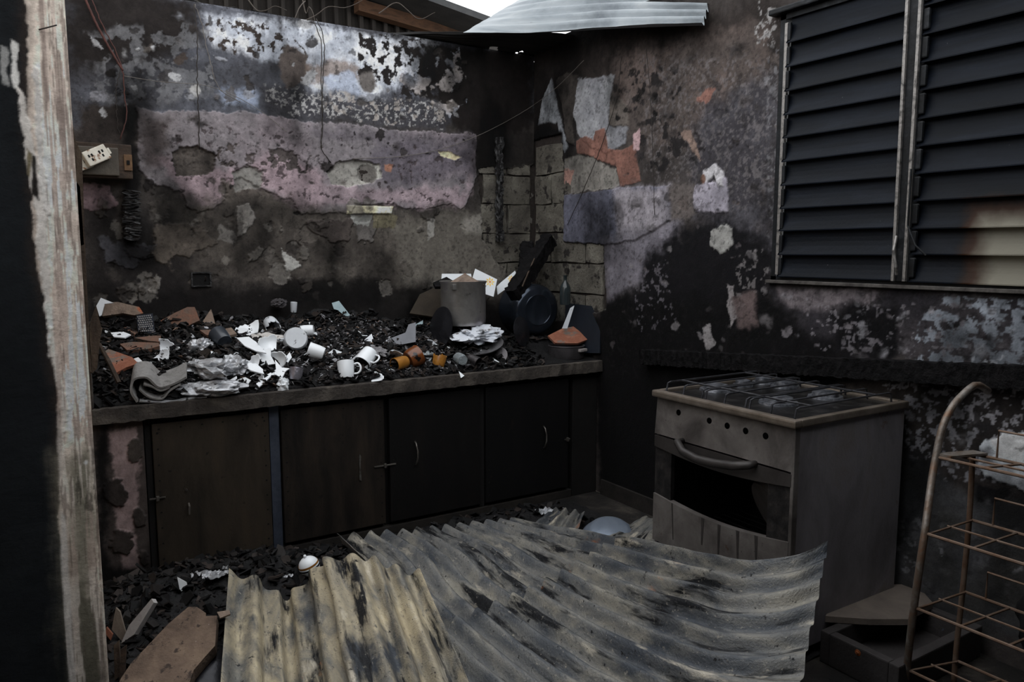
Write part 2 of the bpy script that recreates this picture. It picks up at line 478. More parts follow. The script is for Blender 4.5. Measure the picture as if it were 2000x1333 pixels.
ex = MB().box((-3.2, 0.02, 0), (0.15, 0.20, 2.93)).box((-3.2, 0.0, 0), (0.0, 0.03, 0.8))
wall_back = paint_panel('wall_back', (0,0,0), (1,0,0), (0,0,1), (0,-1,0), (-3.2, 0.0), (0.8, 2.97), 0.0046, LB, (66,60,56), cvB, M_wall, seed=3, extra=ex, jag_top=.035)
tag(wall_back, 'soot-stained kitchen back wall with pink and whitewashed peeling paint', None, None, 'structure')

# ---- right wall with window opening ----------------------------------
def cvR(px, py):
    p = hit(px, py, 0, 0.0); return (p[1], p[2])
LR = [
 dict(p=[(1040,60),(1520,0),(1540,120),(1300,170),(1180,160),(1040,240)], c=(50,42,38), soft=.1, amp=.15),
 dict(p=[(1190,100),(1330,80),(1500,60),(1500,150),(1400,260),(1260,300),(1200,260)], c=(98,82,75), c2=(80,69,64), soft=.07, amp=.15),
 dict(p=[(1040,80),(1130,80),(1120,330),(1040,330)], c=(42,36,34), soft=.04, amp=.06),
 dict(p=[(1380,200),(1520,150),(1520,540),(1430,480),(1350,420),(1340,320)], c=(78,75,82), c2=(64,60,66), soft=.07, amp=.12),
 dict(p=[(1250,110),(1510,120),(1500,430),(1330,380),(1260,330)], c=(106,99,100), spk=(.44,60), amp=.1, soft=.04, a=.55),
 dict(p=[(1220,140),(1330,130),(1360,330),(1250,340)], c=(36,33,34), spk=(.42,20), amp=.08, soft=.03, a=.9),
 dict(p=[(1480,10),(1520,30),(1510,90),(1470,80)], c=(130,126,124), spk=(.5,34), amp=.06),
 dict(p=[(1496,100),(1524,90),(1516,540),(1500,540)], c=(116,114,118), spk=(.42,48), amp=.03, a=.6),
 # pale flakes by the corner
 dict(p=[(1077,154),(1092,215),(1108,290),(1102,300),(1088,240),(1052,244),(1060,195)], c=(132,136,142), amp=.02, soft=.005, h=.004, vary=.1),
 dict(p=[(1086,160),(1106,142),(1132,150),(1132,195),(1118,240),(1122,285),(1106,280),(1100,215)], c=(74,66,60), amp=.02, h=.006),
 dict(p=[(1132,152),(1200,150),(1194,190),(1188,240),(1226,246),(1222,282),(1186,300),(1150,285),(1126,262),(1122,222)], c=(138,138,142), c2=(116,116,122), amp=.025, soft=.006, h=.003, vary=.1),
 dict(p=[(1196,182),(1226,205),(1228,245),(1192,245)], c=(100,90,82), amp=.02, h=.005),
 dict(p=[(1124,276),(1146,266),(1160,274),(1164,254),(1184,250),(1190,290),(1214,294),(1240,280),(1246,318),(1252,355),(1212,366),(1204,326),(1186,318),(1152,304),(1128,302)], c=(140,88,70), c2=(116,74,60), amp=.015, soft=.004, h=.003, vary=.15),
 dict(p=[(1102,312),(1128,304),(1152,306),(1184,320),(1204,330),(1212,366),(1150,372),(1102,378)], c=(140,136,126), c2=(122,116,108), amp=.02, h=-.004),
 dict(p=[(1102,330),(1120,335),(1112,362),(1100,358)], c=(160,112,96), amp=.02),
 dict(p=[(1236,262),(1250,255),(1250,295),(1238,290)], c=(168,130,132), amp=.02),
 dict(p=[(1362,195),(1378,175),(1394,176),(1380,206)], c=(140,90,74), amp=.03),
 dict(p=[(1366,310),(1330,262),(1350,258)], c=(130,104,90), amp=.03),
 # violet rendered rectangle
 dict(p=[(1100,382),(1210,368),(1310,362),(1310,430),(1240,470),(1180,478),(1100,472)], c=(92,93,112), c2=(80,80,96), amp=.012, soft=.004, h=.006, vary=.2),
 dict(p=[(1200,372),(1312,364),(1312,470),(1260,500),(1210,470)], c=(142,134,142), c2=(116,110,118), amp=.06, soft=.04),
 dict(p=[(1180,470),(1330,430),(1300,540),(1240,560),(1185,600)], c=(116,110,122), amp=.08, soft=.05, a=.8),
 dict(p=[(1356,362),(1420,348),(1423,416),(1356,416)], c=(150,142,156), c2=(124,118,130), amp=.02, h=.004),
 dict(p=[(1366,352),(1376,330),(1396,322),(1414,340),(1416,366),(1404,366),(1394,340),(1378,360)], c=(160,156,160), amp=.02, h=.004),
 dict(p=ell(1374,350,6,10), c=(126,88,70), amp=.01),
 dict(p=[(1310,365),(1356,360),(1356,416),(1330,430),(1310,430)], c=(98,88,84), amp=.03, soft=.02),
 # black smoke swirl
 dict(p=[(1260,500),(1330,450),(1430,425),(1500,480),(1520,560),(1520,700),(1180,740),(1185,600),(1240,560)], c=(24,22,26), soft=.06, amp=.16),
 dict(p=[(1180,590),(1520,580),(1720,700),(1290,1010),(1170,980),(1160,620)], c=(17,15,17), soft=.05, amp=.1),
 dict(p=[(1388,455),(1410,440),(1434,442),(1430,475),(1406,496),(1390,480)], c=(132,130,125), amp=.03, h=.003),
 dict(p=[(1440,500),(1510,480),(1500,580),(1440,580)], c=(104,98,98), spk=(.40,44), amp=.06, a=.8),
 dict(p=[(1424,565),(1436,562),(1438,620),(1428,640)], c=(126,118,118), amp=.03), dict(p=[(1434,580),(1470,575),(1480,640),(1440,640)], c=(96,78,76), amp=.04, soft=.02),
 dict(p=[(1370,640),(1385,632),(1396,670),(1380,688)], c=(126,120,120), amp=.035),
 dict(p=[(1240,520),(1300,510),(1320,640),(1240,650)], c=(100,94,102), spk=(.36,44), amp=.05, a=.7),
 # under the window
 dict(p=[(1500,556),(2100,575),(2100,720),(1720,700),(1560,640)], c=(66,60,64), c2=(52,48,54), soft=.05, amp=.1),
 dict(p=[(1520,560),(1720,568),(1720,600),(1540,600)], c=(120,108,112), amp=.06, soft=.02, a=.7),
 dict(p=[(1620,600),(1760,600),(1760,700),(1640,690)], c=(20,18,22), amp=.1, soft=.03),
 dict(p=[(1820,580),(2100,575),(2100,720),(1780,712)], c=(124,132,144), c2=(104,110,120), spk=(.53,30), amp=.06),
 dict(p=[(1560,590),(1900,600),(1880,700),(1600,690)], c=(110,104,110), spk=(.36,44), amp=.06, a=.8),
 dict(p=[(1900,690),(2100,690),(2100,740),(1900,730)], c=(136,140,148), spk=(.46,36), amp=.06),
 # under the rail
 dict(p=[(1700,740),(2100,760),(2100,1000),(1900,980),(1760,900)], c=(60,52,48), c2=(44,40,40), soft=.05, amp=.1),
 dict(p=[(1720,750),(2100,760),(2100,900),(1900,950),(1780,960),(1740,860)], c=(124,122,128), spk=(.43,48), amp=.06),
 dict(p=[(1700,860),(1790,880),(1900,980),(2100,960),(2100,1280),(1690,1200)], c=(72,72,75), c2=(62,60,58), soft=.05, amp=.1),
 dict(p=[(1912,870),(1960,845),(2100,860),(2100,980),(1990,950),(1920,925)], c=(192,198,206), amp=.03, h=.004, vary=.1),
 dict(p=[(1910,950),(1960,950),(1960,985),(1905,985)], c=(30,28,32), amp=.04),
 dict(p=[(1730,1020),(1830,1010),(1850,1090),(1740,1130)], c=(112,112,116), spk=(.42,22), amp=.06, a=.8),
 # exposed blockwork by the corner
 dict(p=[(1030,276),(1096,262),(1102,375),(1102,474),(1178,480),(1183,606),(1030,640)], c=(92,90,82), amp=.012, soft=.008, h=-.014),
 dict(p=[(1040,262),(1075,246),(1100,258),(1098,282),(1070,290),(1062,350),(1040,340)], c=(18,17,17), amp=.03, soft=.015),
 dict(p=rct(1040,60,2100,740), c=(36,32,33), spk=(.38,60), amp=.02, a=.4),
]
LR = LR[:-1] + blotches(90, (1200,90,1520,420), 15, [(36,32,32),(48,42,40),(92,80,75),(60,54,54)], (3,14), (-.003,.003), (.3,.8)) + blotches(40, (1180,440,1520,700), 16, [(112,106,108),(70,64,66),(90,82,84)], (3,12), (-.003,.003), (.25,.7)) \
   + blotches(60, (1530,570,2000,700), 17, [(130,128,134),(40,37,40),(96,90,94)], (3,14), (-.003,.003), (.3,.9)) + blotches(50, (1720,760,2000,1150), 18, [(100,98,100),(44,42,44),(120,118,122)], (4,20), (-.003,.003), (.2,.7)) + blotches(22, (1200,120,1340,260), 19, [(24,22,22)], (4,9), (-.002,0), (.6,1)) + LR[-1:]
WY0, WY1, WZ0, WZ1 = -3.62, -2.135, 1.452, 2.72
ex = (MB().box((0.02, -6.6, 0), (0.2, WY0, 3.02)).box((0.02, WY1, 0), (0.2, 0.03, 3.02))
      .box((0.02, WY0, 0), (0.2, WY1, WZ0)).box((0.02, WY0, WZ1), (0.2, WY1, 3.02))
      .box((0.0, -6.6, 0), (0.03, -3.9, 3.02))
      .box((0.002, WY0-.002, WZ0-.003), (0.03, WY1, WZ0)).box((0.002, WY1, WZ0), (0.03, WY1+.003, WZ1)).box((0.002, WY0, WZ1), (0.03, WY1, WZ1+.003)))
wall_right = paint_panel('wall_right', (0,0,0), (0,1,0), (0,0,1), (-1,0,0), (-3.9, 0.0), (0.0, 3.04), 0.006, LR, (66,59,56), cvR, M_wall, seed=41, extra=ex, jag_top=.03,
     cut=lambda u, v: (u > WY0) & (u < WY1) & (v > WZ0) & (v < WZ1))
tag(wall_right, 'blackened right-hand wall with violet render patches and louvre window', None, None, 'structure')

# ---- stub wall at the doorway (left foreground) ----------------------
PY = -2.0
def cvL(px, py):
    p = hit(px, py, 1, PY); return (p[0], p[2])
LL = [  # brightly lit post and dark left side are put into the paint colours
 dict(p=[(-150,-300),(55,-300),(52,200),(60,420),(96,640),(122,880),(112,1010),(124,1100),(156,1500),(-150,1500)], c=(26,30,34), soft=.004, amp=.012, vary=.3),
 dict(p=[(45,-300),(58,-300),(56,200),(64,420),(100,640),(125,880),(112,1010),(106,1010),(112,880),(88,640),(52,420),(44,200)], c=(60,46,38), soft=.03, amp=.02, a=.9),
 dict(p=[(24,80),(36,90),(34,180),(26,170)], c=(190,185,178), amp=.012), dict(p=[(0,90),(16,95),(14,165),(2,160)], c=(150,148,144), amp=.012, a=.7),
 dict(p=[(30,170),(44,180),(56,230),(80,360),(96,480),(104,640),(96,700),(84,560),(66,420),(44,280)], c=(190,180,170), amp=.012, ns=30, h=.002),
 dict(p=[(64,130),(78,140),(84,300),(96,420),(84,420),(70,300)], c=(190,182,174), amp=.014, ns=30, h=.002),
 dict(p=[(94,640),(104,640),(132,800),(124,860),(112,760)], c=(190,178,166), amp=.014, h=.002),
 dict(p=[(60,300),(70,305),(74,390),(62,380)], c=(40,34,30), amp=.008), dict(p=[(52,290),(62,300),(58,350),(52,340)], c=(112,98,66), amp=.008),
 dict(p=[(120,900),(190,860),(215,1500),(150,1500),(118,1040)], c=(128,120,100), c2=(98,92,74), amp=.04, soft=.05, an=(2,.15)),
 dict(p=[(60,-300),(150,-300),(215,1500),(140,1500)], c=(160,132,116), c2=(206,190,176), spk=(.5,50), an=(2,.06), amp=.01, a=.5),
 dict(p=[(60,-300),(150,-300),(215,1500),(140,1500)], c=(104,86,74), spk=(.40,60), an=(1.6,.08), amp=.01, a=.6),
 dict(p=[(118,1000),(128,1010),(148,1333),(160,1500),(146,1500),(118,1080)], c=(176,168,160), amp=.006, soft=.004, a=.8),
 dict(p=[(140,880),(180,880),(190,1000),(150,1000)], c=(60,52,44), spk=(.40,50), an=(2,.3), amp=.02, a=.6),
 dict(p=[(70,-100),(150,-100),(190,900),(120,800)], c=(140,116,104), spk=(.44,50), an=(2,.08), amp=.02, a=.6),
 dict(p=ell(168,904,3,4), c=(200,195,190), amp=.002), 
]
ex = MB().box((-6.4, PY+.02, 0), (-2.992, -1.86, 3.2)).box((-6.4, PY, 0), (-3.33, PY+.03, 3.2)).box((-3.1, -1.9, 0), (-3.0, 0.0, 2.9))
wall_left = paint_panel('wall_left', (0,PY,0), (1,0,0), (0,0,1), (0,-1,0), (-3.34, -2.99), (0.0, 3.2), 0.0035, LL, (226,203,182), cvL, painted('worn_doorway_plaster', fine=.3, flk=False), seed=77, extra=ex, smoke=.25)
tag(wall_left, 'worn doorway wall end, pale peeling plaster beside black soot, lit-to-dark contrast painted in', None, None, 'structure')

# ---- walls behind the viewpoint and the floor -----------------------
M_dark = mat('sooty_render', [(34,31,30),(58,54,52)], scale=3)
M_rz = mat('added_roof_zinc', [(40,38,37),(66,63,60)], scale=3)
rr_ = make('sky_block_roof', MB().box((-6.6, -6.8, 2.9), (0.2, -4.0, 2.93)), M_rz); tag(rr_, 'unseen zinc roof added over the viewpoint end to block sky light', None, None, 'structure')  # unseen roof, added to cut sky light from behind the viewpoint
wr = make('wall_rear', MB().box((-6.4, -6.8, 0), (0.2, -6.6, 2.9)), M_dark); tag(wr, 'sooty wall closing the burnt house behind the viewpoint', None, None, 'structure')
wf = make('wall_far_left', MB().box((-6.6, -6.8, 0), (-6.4, -1.86, 2.9)), M_dark); tag(wf, 'sooty wall of the neighbouring burnt room', None, None, 'structure')
M_floor = mat('ash_covered_concrete', [(14,13,12),(30,27,25),(64,59,53)], scale=5, bump=.6, bscale=45, flecks=[((130,125,118),60,.66)])
fl = make('floor', MB().box((-6.4, -6.6, -0.1), (0.0, 0.0, 0.0)), M_floor); tag(fl, 'ash-covered concrete floor', None, None, 'structure')
gm = make('ground', MB().box((-14, -12, -0.4), (8, 14, -0.1)), mat('bare_earth', [(70,60,48),(104,92,76)], scale=2)); tag(gm, 'bare earth around the house', None, None, 'structure')
M_skirt = mat('sooty_skirting', [(18,16,15),(44,39,36)], scale=9)
bb = make('baseboard_right', MB().box((-0.018, -2.1, 0), (0.006, -0.83, 0.10)), M_skirt); tag(bb, 'sooty cement skirting at the foot of the right wall', None, None, 'structure')

# ---- exposed concrete blocks in the two walls (parts of the walls) ----
M_block = mat('concrete_block', [(58,54,50),(96,92,84),(128,124,114)], scale=5, rough=.95, bump=.9, bscale=60, flecks=[((40,36,34),9,.56),((56,52,48),60,.60)])
rng = random.Random(5)
def block_mesh(L, H, D, seed):
    r = random.Random(seed)
    bm = bmesh.new(); bmesh.ops.create_cube(bm, size=1)
    bmesh.ops.subdivide_edges(bm, edges=bm.edges[:], cuts=2, use_grid_fill=True)
    for v in bm.verts:
        v.co = Vector((v.co.x*L, v.co.y*D, v.co.z*H)) + Vector((r.uniform(-.006,.006), r.uniform(-.0025,.0025), r.uniform(-.006,.006)))
    return MB().from_bm(bm)
BH = 0.205
for row, z in enumerate(np.arange(0.90, 2.3, BH)):
    off = 0.2 if row % 2 else 0.0
    # right wall: blocks running away from the corner
    for k in range(3):
        y1 = -0.02 - k*0.40 + off; y0 = y1 - 0.385
        y1 = min(y1, -0.012)
        zc = z + BH/2
        if y1 - y0 < .08: continue
        if zc > 1.62 and y0 < -0.46: y0 = -0.44
        if y0 < -0.80: y0 = -0.80
        if y1 - y0 < .1: continue
        b = block_mesh(y1-y0, BH-.010, .05, row*10+k)
        b.xform(Matrix.Translation((0.0305 + rng.uniform(-.001,.002), (y0+y1)/2, zc)) @ Matrix.Rotation(math.pi/2, 4, 'Z'))
        make('concrete_block', b, M_block, wall_right)
    for k in range(2):
        x1 = -0.03 - k*0.40 + (0.2 if not row % 2 else 0.0); x0 = x1 - 0.385
        x1 = min(x1, -0.03); x0 = max(x0, -.5)
        if x1 - x0 < .08: continue
        b = block_mesh(x1-x0, BH-.010, .05, row*10+k+500)
        b.xform(Matrix.Translation(((x0+x1)/2, 0.0305 + rng.uniform(-.001,.002), z+BH/2)))
        make('concrete_block', b, M_block, wall_back)

# ---- louvre window ---------------------------------------------------
M_alu = mat('blackened_aluminium', [(12,13,14),(26,28,31),(60,62,66)], scale=14, rough=.5, metal=.3, bump=.15, contrast=(.35,.8))
def louvre_mat():
    m = mat('smoked_louvre_blade', [(10,13,18),(16,20,27),(26,31,40)], scale=5, rough=.4, metal=.0, spec=.08, bump=.12, stretch=(1,.35,2.5), flecks=[((120,122,124),55,.72)])
    nt = m.node_tree; L = nt.links; b = nt.nodes['Principled BSDF']
    src = b.inputs['Base Color'].links[0].from_socket
    g = nd(nt, 'ShaderNodeNewGeometry'); sp = nd(nt, 'ShaderNodeSeparateXYZ'); L.new(g.outputs['Position'], sp.inputs[0])
    nz = nd(nt, 'ShaderNodeTexNoise', i_Scale=5.0, i_Detail=4.0); L.new(g.outputs['Position'], nz.inputs['Vector'])
    # burnt-off area reaches down to z 1.8 and in to y -3.05; below and beyond it the blades kept their cream paint
    a = nd(nt, 'ShaderNodeMath', operation='MULTIPLY_ADD'); a.inputs[1].default_value = -1.0; a.inputs[2].default_value = -3.04; L.new(sp.outputs['Y'], a.inputs[0])
    c = nd(nt, 'ShaderNodeMath', operation='MULTIPLY_ADD'); c.inputs[1].default_value = -1.0; c.inputs[2].default_value = 1.80; L.new(sp.outputs['Z'], c.inputs[0])
    mn = nd(nt, 'ShaderNodeMath', operation='MINIMUM'); L.new(a.outputs[0], mn.inputs[0]); L.new(c.outputs[0], mn.inputs[1])
    ad = nd(nt, 'ShaderNodeMath', operation='MULTIPLY_ADD'); ad.inputs[1].default_value = 0.16; L.new(nz.outputs['Fac'], ad.inputs[0]); L.new(mn.outputs[0], ad.inputs[2])
    rp = nd(nt, 'ShaderNodeValToRGB'); e = rp.color_ramp.elements
    e[0].position = .07; e[0].color = (*lin((14,13,13)), 1); e[1].position = .2; e[1].color = (*lin((122,118,106)), 1)
    q = e.new(.12); q.color = (*lin((52,34,24)), 1)
    L.new(ad.outputs[0], rp.inputs['Fac'])
    st = nd(nt, 'ShaderNodeMapRange'); st.inputs['From Min'].default_value = .06; st.inputs['From Max'].default_value = .1; L.new(ad.outputs[0], st.inputs['Value'])
    mx = nd(nt, 'ShaderNodeMix', data_type='RGBA'); L.new(st.outputs['Result'], mx.inputs[0]); L.new(src, mx.inputs[6]); L.new(rp.outputs['Color'], mx.inputs[7])
    L.new(mx.outputs[2], b.inputs['Base Color'])
    return m
M_louv = louvre_mat()
win = thing('window_1', 'blackened louvre window of two leaves in the right wall', None, (0, -2.9, WZ0)); win['kind'] = 'structure'
fr = MB()
fr.box((-.012, WY1-.03, WZ0), (.06, WY1, WZ1)).box((-.012, WY0, WZ0), (.06, WY0+.03, WZ1)).box((-.012, WY0, WZ0), (.06, WY1, WZ0+.022)).box((-.012, WY0, WZ1-.03), (.06, WY1, WZ1))
make('window_frame', fr, M_alu, win)
make('top_rail', MB().box((-.05, WY0, WZ1-.005), (.0, WY1+.045, WZ1+.022), .006), M_alu, win)
make('sill_strip', MB().box((-.03, WY0, WZ0-.012), (.02, WY1+.02, WZ0+.004), .003), mat('scorched_sill', [(50,46,44),(96,92,88)], scale=20), win)
M_edge = mat('rubbed_aluminium_edge', [(70,68,68),(150,146,142),(40,38,38)], scale=20, rough=.45, metal=.5, bump=.1)
# mullion: two leaning channels
def lean_bar(y, w, d, lean, m, name, z1=WZ1-.03):
    mb = MB()
    mb.prism([(-.03-d, y, z1), (-.03-d, y-w, z1), (.04, y-w, z1), (.04, y, z1)], (0, lean, WZ0+.02 - z1))
    return make(name, mb, m, win)
lean_bar(-2.775, .012, .012, -.006, M_edge, 'mullion_edge'); lean_bar(-2.788, .058, .0, -.006, M_alu, 'mullion')
lean_bar(-2.832, .012, .014, .0, M_edge, 'mullion_edge')
make('side_channel', MB().box((-.02, -2.185, WZ0+.03), (.0, -2.165, WZ1-.05), .003), M_edge, win)
make('operator_handle', MB().tube([(-.05,-2.80,1.66),(-.07,-2.803,1.60),(-.065,-2.815,1.53),(-.05,-2.81,1.50)], .006), M_edge, win)
make('cable_scrap', MB().tube([(-.055,-2.85,1.93),(-.06,-2.853,1.80),(-.055,-2.85,1.70),(-.06,-2.89,1.62),(-.05,-2.93,1.58)], .004), M_alu, win)
NS = 11; dz = (WZ1 - WZ0 - .055) / NS
def blade(y0, y1, zb, tilt, seed):
    r = random.Random(seed)
    prof = []
    W = dz + .016
    for k in range(7):      # gently curved blade, lower lip towards the room
        t = k / 6
        prof.append((-.024 + .030*t + .008*math.sin(math.pi*t) + tilt*t, zb - .012 + W*t))
    back = [(x + .0045, z) for x, z in prof]
    poly = [(-.030, zb-.008), (-.030, zb-.013)] + prof + back[::-1]
    dy = r.uniform(-.003, .003)
    a = [(x, y1, z + dy) for x, z in poly]
    return MB().prism(a, (0, y0 - y1, r.uniform(-.003, .003)))
for i in range(NS):
    zb = WZ0 + .03 + i*dz
    make('louvre_blade', blade(-2.772, WY1-.05, zb, 0, i), M_louv, win)
    make('louvre_blade', blade(WY0+.03, -2.845, zb - (.0 if i != 1 else -.006), .004, i+30), M_louv, win)
    make('blade_clip', MB().box((-.03, -2.872, zb+.005), (-.012, -2.846, zb+dz*.8), .006), M_alu, win)
    make('blade_clip', MB().box((-.022, -2.20, zb), (-.008, -2.182, zb+dz*.75), .004), M_alu, win)

# ================================================================== COUNTER AND CABINETS
def X(px, py=900, y=-0.78): return float(hit(px, py, 1, y)[0])
M_conc = mat('scorched_concrete_slab', [(36,33,30),(60,55,51),(88,82,75)], scale=7, rough=.9, bump=.7, bscale=60, detail=9.0, flecks=[((34,31,30),60,.62),((140,134,126),120,.70)])
def slab_edge(name, x0, x1, y0, y1, z0, z1, m, seed=0):
    n = 90; rnd = random.Random(seed); mb = MB(); vs = []; 
    for i in range(n+1):
        x = x0 + (x1-x0)*i/n
        j = lambda a: rnd.uniform(-a, a)
        vs += [(x, y0+j(.003), z0+j(.003)), (x, y0+.004+j(.004), z1-.004+j(.003)), (x, y0+.012, z1), (x, y1, z1), (x, y1, z0)]
    fs = []
    for i in range(n):
        for k in range(5):
            l = (k+1) % 5
            fs.append((i*5+k, i*5+l, (i+1)*5+l, (i+1)*5+k))
    fs += [(0,1,2,3,4), tuple(n*5+k for k in range(5))[::-1]]
    mb.add(vs, fs)
    return make(name, mb, m)
wt = slab_edge('worktop', -2.965, -0.003, CFRONT-.02, -0.004, CTOP-.072, CTOP, M_conc, 2)
origin_to(wt, (-1.5, -.4, CTOP-.072)); tag(wt, 'long scorched concrete worktop carrying the heap of broken crockery', 'worktop')
up_ = make('end_upstand', MB().box((-2.965, CFRONT-.015, CTOP), (-2.915, -.35, CTOP+.165), .01), M_conc)
origin_to(up_, (-2.94, -.6, CTOP)); tag(up_, 'short concrete upstand at the doorway end of the worktop', 'upstand')
# plastered pier below the doorway end
def cvP(px, py):
    p = hit(px, py, 1, CFRONT+.02); return (p[0], p[2])
LP = [dict(p=[(205,840),(262,835),(275,900),(268,960),(262,1040),(280,1130),(240,1120),(222,1000),(225,920)], c=(134,110,108), amp=.03, soft=.01),
      dict(p=ell(225,960,24,28), c=(58,50,46), amp=.03, h=.006), dict(p=ell(240,1060,22,24), c=(64,55,50), amp=.03, h=.006), dict(p=ell(272,1010,12,20), c=(60,52,48), amp=.02, h=.006),
      dict(p=ell(262,880,14,26), c=(66,58,52), amp=.02, h=.005), dict(p=ell(282,1090,10,16), c=(60,52,47), amp=.02, h=.005), dict(p=rct(190,820,212,1180), c=(30,27,27), amp=.03, soft=.02),
      dict(p=rct(190,1110,310,1180), c=(26,24,24), amp=.04, soft=.03)]
PX1 = X(283)
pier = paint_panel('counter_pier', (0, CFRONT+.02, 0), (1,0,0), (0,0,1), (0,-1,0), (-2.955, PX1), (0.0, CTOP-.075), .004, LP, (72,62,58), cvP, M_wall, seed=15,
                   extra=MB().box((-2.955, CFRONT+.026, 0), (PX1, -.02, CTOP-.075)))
tag(pier, 'flaking plastered pier under the doorway end of the worktop', 'pier')
pier2 = make('counter_pier', MB().box((X(1118)+.01, CFRONT+.035, 0), (-.006, -.02, CTOP-.075), .004), mat('black_pier', [(11,10,9),(24,21,20)], scale=6))
origin_to(pier2, (-.1, -.4, 0)); tag(pier2, 'soot-black pier under the worktop in the room corner', 'pier')
pl = make('plinth', MB().box((PX1+.004, CFRONT+.03, 0), (X(1118), -.03, .05), .004), mat('sooty_plinth', [(18,16,15),(46,42,38)], scale=8))
origin_to(pl, (-1.6, -.4, 0)); tag(pl, 'low cement plinth under the cupboard doors', 'plinth')

def door_mat(name, a, b, c):
    return mat(name, [a, b, c], scale=4, rough=.62, metal=.15, bump=.15, stretch=(2.2, 2.2, .5), flecks=[((24,20,18), 16, .64)], contrast=(.3,.75))
M_d = [door_mat('smoked_door_brown', (34,29,24), (54,47,39), (66,56,45)), door_mat('smoked_door_half', (14,12,11), (38,32,27), (56,47,39)),
       door_mat('charred_door', (9,8,8), (14,12,12), (22,19,17)), door_mat('charred_door_black', (8,8,8), (12,11,12), (18,16,16))]
M_post = mat('blue_grey_steel_post', [(60,66,78),(92,98,112)], scale=10, rough=.5, metal=.5, bump=.15)
M_bpost = mat('charred_post', [(10,9,9),(22,19,18)], scale=10)
M_hard = mat('tarnished_handle', [(70,66,62),(140,136,130)], scale=25, rough=.4, metal=.7, bump=.1)
YD = CFRONT + .035
def cupboard(name, label, xa, xb, doors, post_px):
    t = thing(name, label, 'cabinet', ((xa+xb)/2, YD, .05))
    body = MB().box((xa+.005, YD+.035, .052), (xb-.005, YD+.06, CTOP-.078)).box((xa+.005, YD+.02, CTOP-.115), (xb-.005, YD+.06, CTOP-.078)).box((xa+.005, YD+.03, .052), (xa+.03, -.03, CTOP-.078)).box((xb-.03, YD+.03, .052), (xb-.005, -.03, CTOP-.078))
    make('carcass', body, M_bpost, t)
    for (x0, x1, m) in post_px:
        make('frame_post', MB().box((x0, YD+.004, .052), (x1, YD+.034, CTOP-.078), .003), m, t)
    for (x0, x1, m, hk) in doors:
        d = make('door', MB().box((x0, YD-.012, .075), (x1, YD+.022, CTOP-.105), .003), m, t)
        tk = MB()
        n = 9
        for k in range(n):
            z = .12 + (CTOP-.27)*k/(n-1)
            for xx in (x0+.022, x1-.022):
                tk.box((xx-.004, YD-.0145, z-.004), (xx+.004, YD-.012, z+.004))
        for k in range(6):
            xx = x0 + .03 + (x1-x0-.06)*k/5
            tk.box((xx-.004, YD-.0145, CTOP-.135), (xx+.004, YD-.012, CTOP-.127))
        make('tack_heads', tk, M_bpost, d)['kind'] = 'stuff'
        if hk:
            hx, hz, kind = hk
            if kind == 'bow':
                pts = [(hx, YD-.012, hz+.07), (hx, YD-.03, hz+.06), (hx+.004, YD-.042, hz+.02), (hx+.004, YD-.042, hz-.02), (hx, YD-.03, hz-.06), (hx, YD-.012, hz-.07)]
                make('handle', MB().tube(pts, .0045, 8), M_hard, d, smooth=True)
            elif kind == 'flat':
                make('handle', MB().prism([(hx-.006,YD-.014,hz-.07),(hx+.006,YD-.014,hz-.075),(hx+.004,YD-.014,hz-.03),(hx+.003,YD-.014,hz+.03),(hx+.007,YD-.014,hz+.06),(hx,YD-.014,hz+.075),(hx-.006,YD-.014,hz+.06),(hx-.004,YD-.014,hz)], (0,-.006,0)), M_hard, d)
            elif kind == 'stub':
                make('handle', MB().tube([(hx,YD-.012,hz+.02),(hx,YD-.03,hz+.01),(hx-.003,YD-.03,hz-.03)], .005, 7), M_hard, d)
                make('screw', MB().tube([(hx-.008,YD-.012,hz+.09),(hx-.008,YD-.018,hz+.09)], .006, 7), M_hard, d)
    return t
def latch(parent, x, z, w=.07):
    make('slide_latch', MB().box((x-w/2, YD-.02, z-.004), (x+w/2, YD-.012, z+.004), .002).box((x-.008, YD-.03, z-.012), (x+.006, YD-.012, z+.012), .003), M_hard, parent)
xs = [X(p) for p in (300, 528, 552, 752, 762, 938, 950, 1110)]
H = lambda px, py: (X(px, py), float(hit(px, py, 1, YD)[2]))
cA = cupboard('base_cabinet', 'brown smoke-stained cupboard under the worktop nearest the doorway', PX1, xs[3]+.006,
     [(xs[0], xs[1], M_d[0], (*H(369, 990), 'stub')), (xs[2], xs[3], M_d[1], (*H(703, 912), 'flat'))],
     [(PX1+.006, xs[0]-.004, M_bpost), (xs[1]+.006, xs[2]-.006, M_post)])
latch(cA, X(308, 972), H(308, 972)[1])
cB = cupboard('base_cabinet', 'charred black cupboard under the worktop nearest the room corner', xs[3]+.008, X(1118),
     [(xs[4], xs[5], M_d[2], (*H(811, 885), 'bow')), (xs[6], xs[7], M_d[3], (*H(1062, 853), 'bow'))],
     [(xs[5]+.004, xs[6]-.004, M_bpost)])
latch(cB, X(752, 908), H(752, 908)[1], .13); latch(cB, X(1108, 857), H(1108, 857)[1], .04)

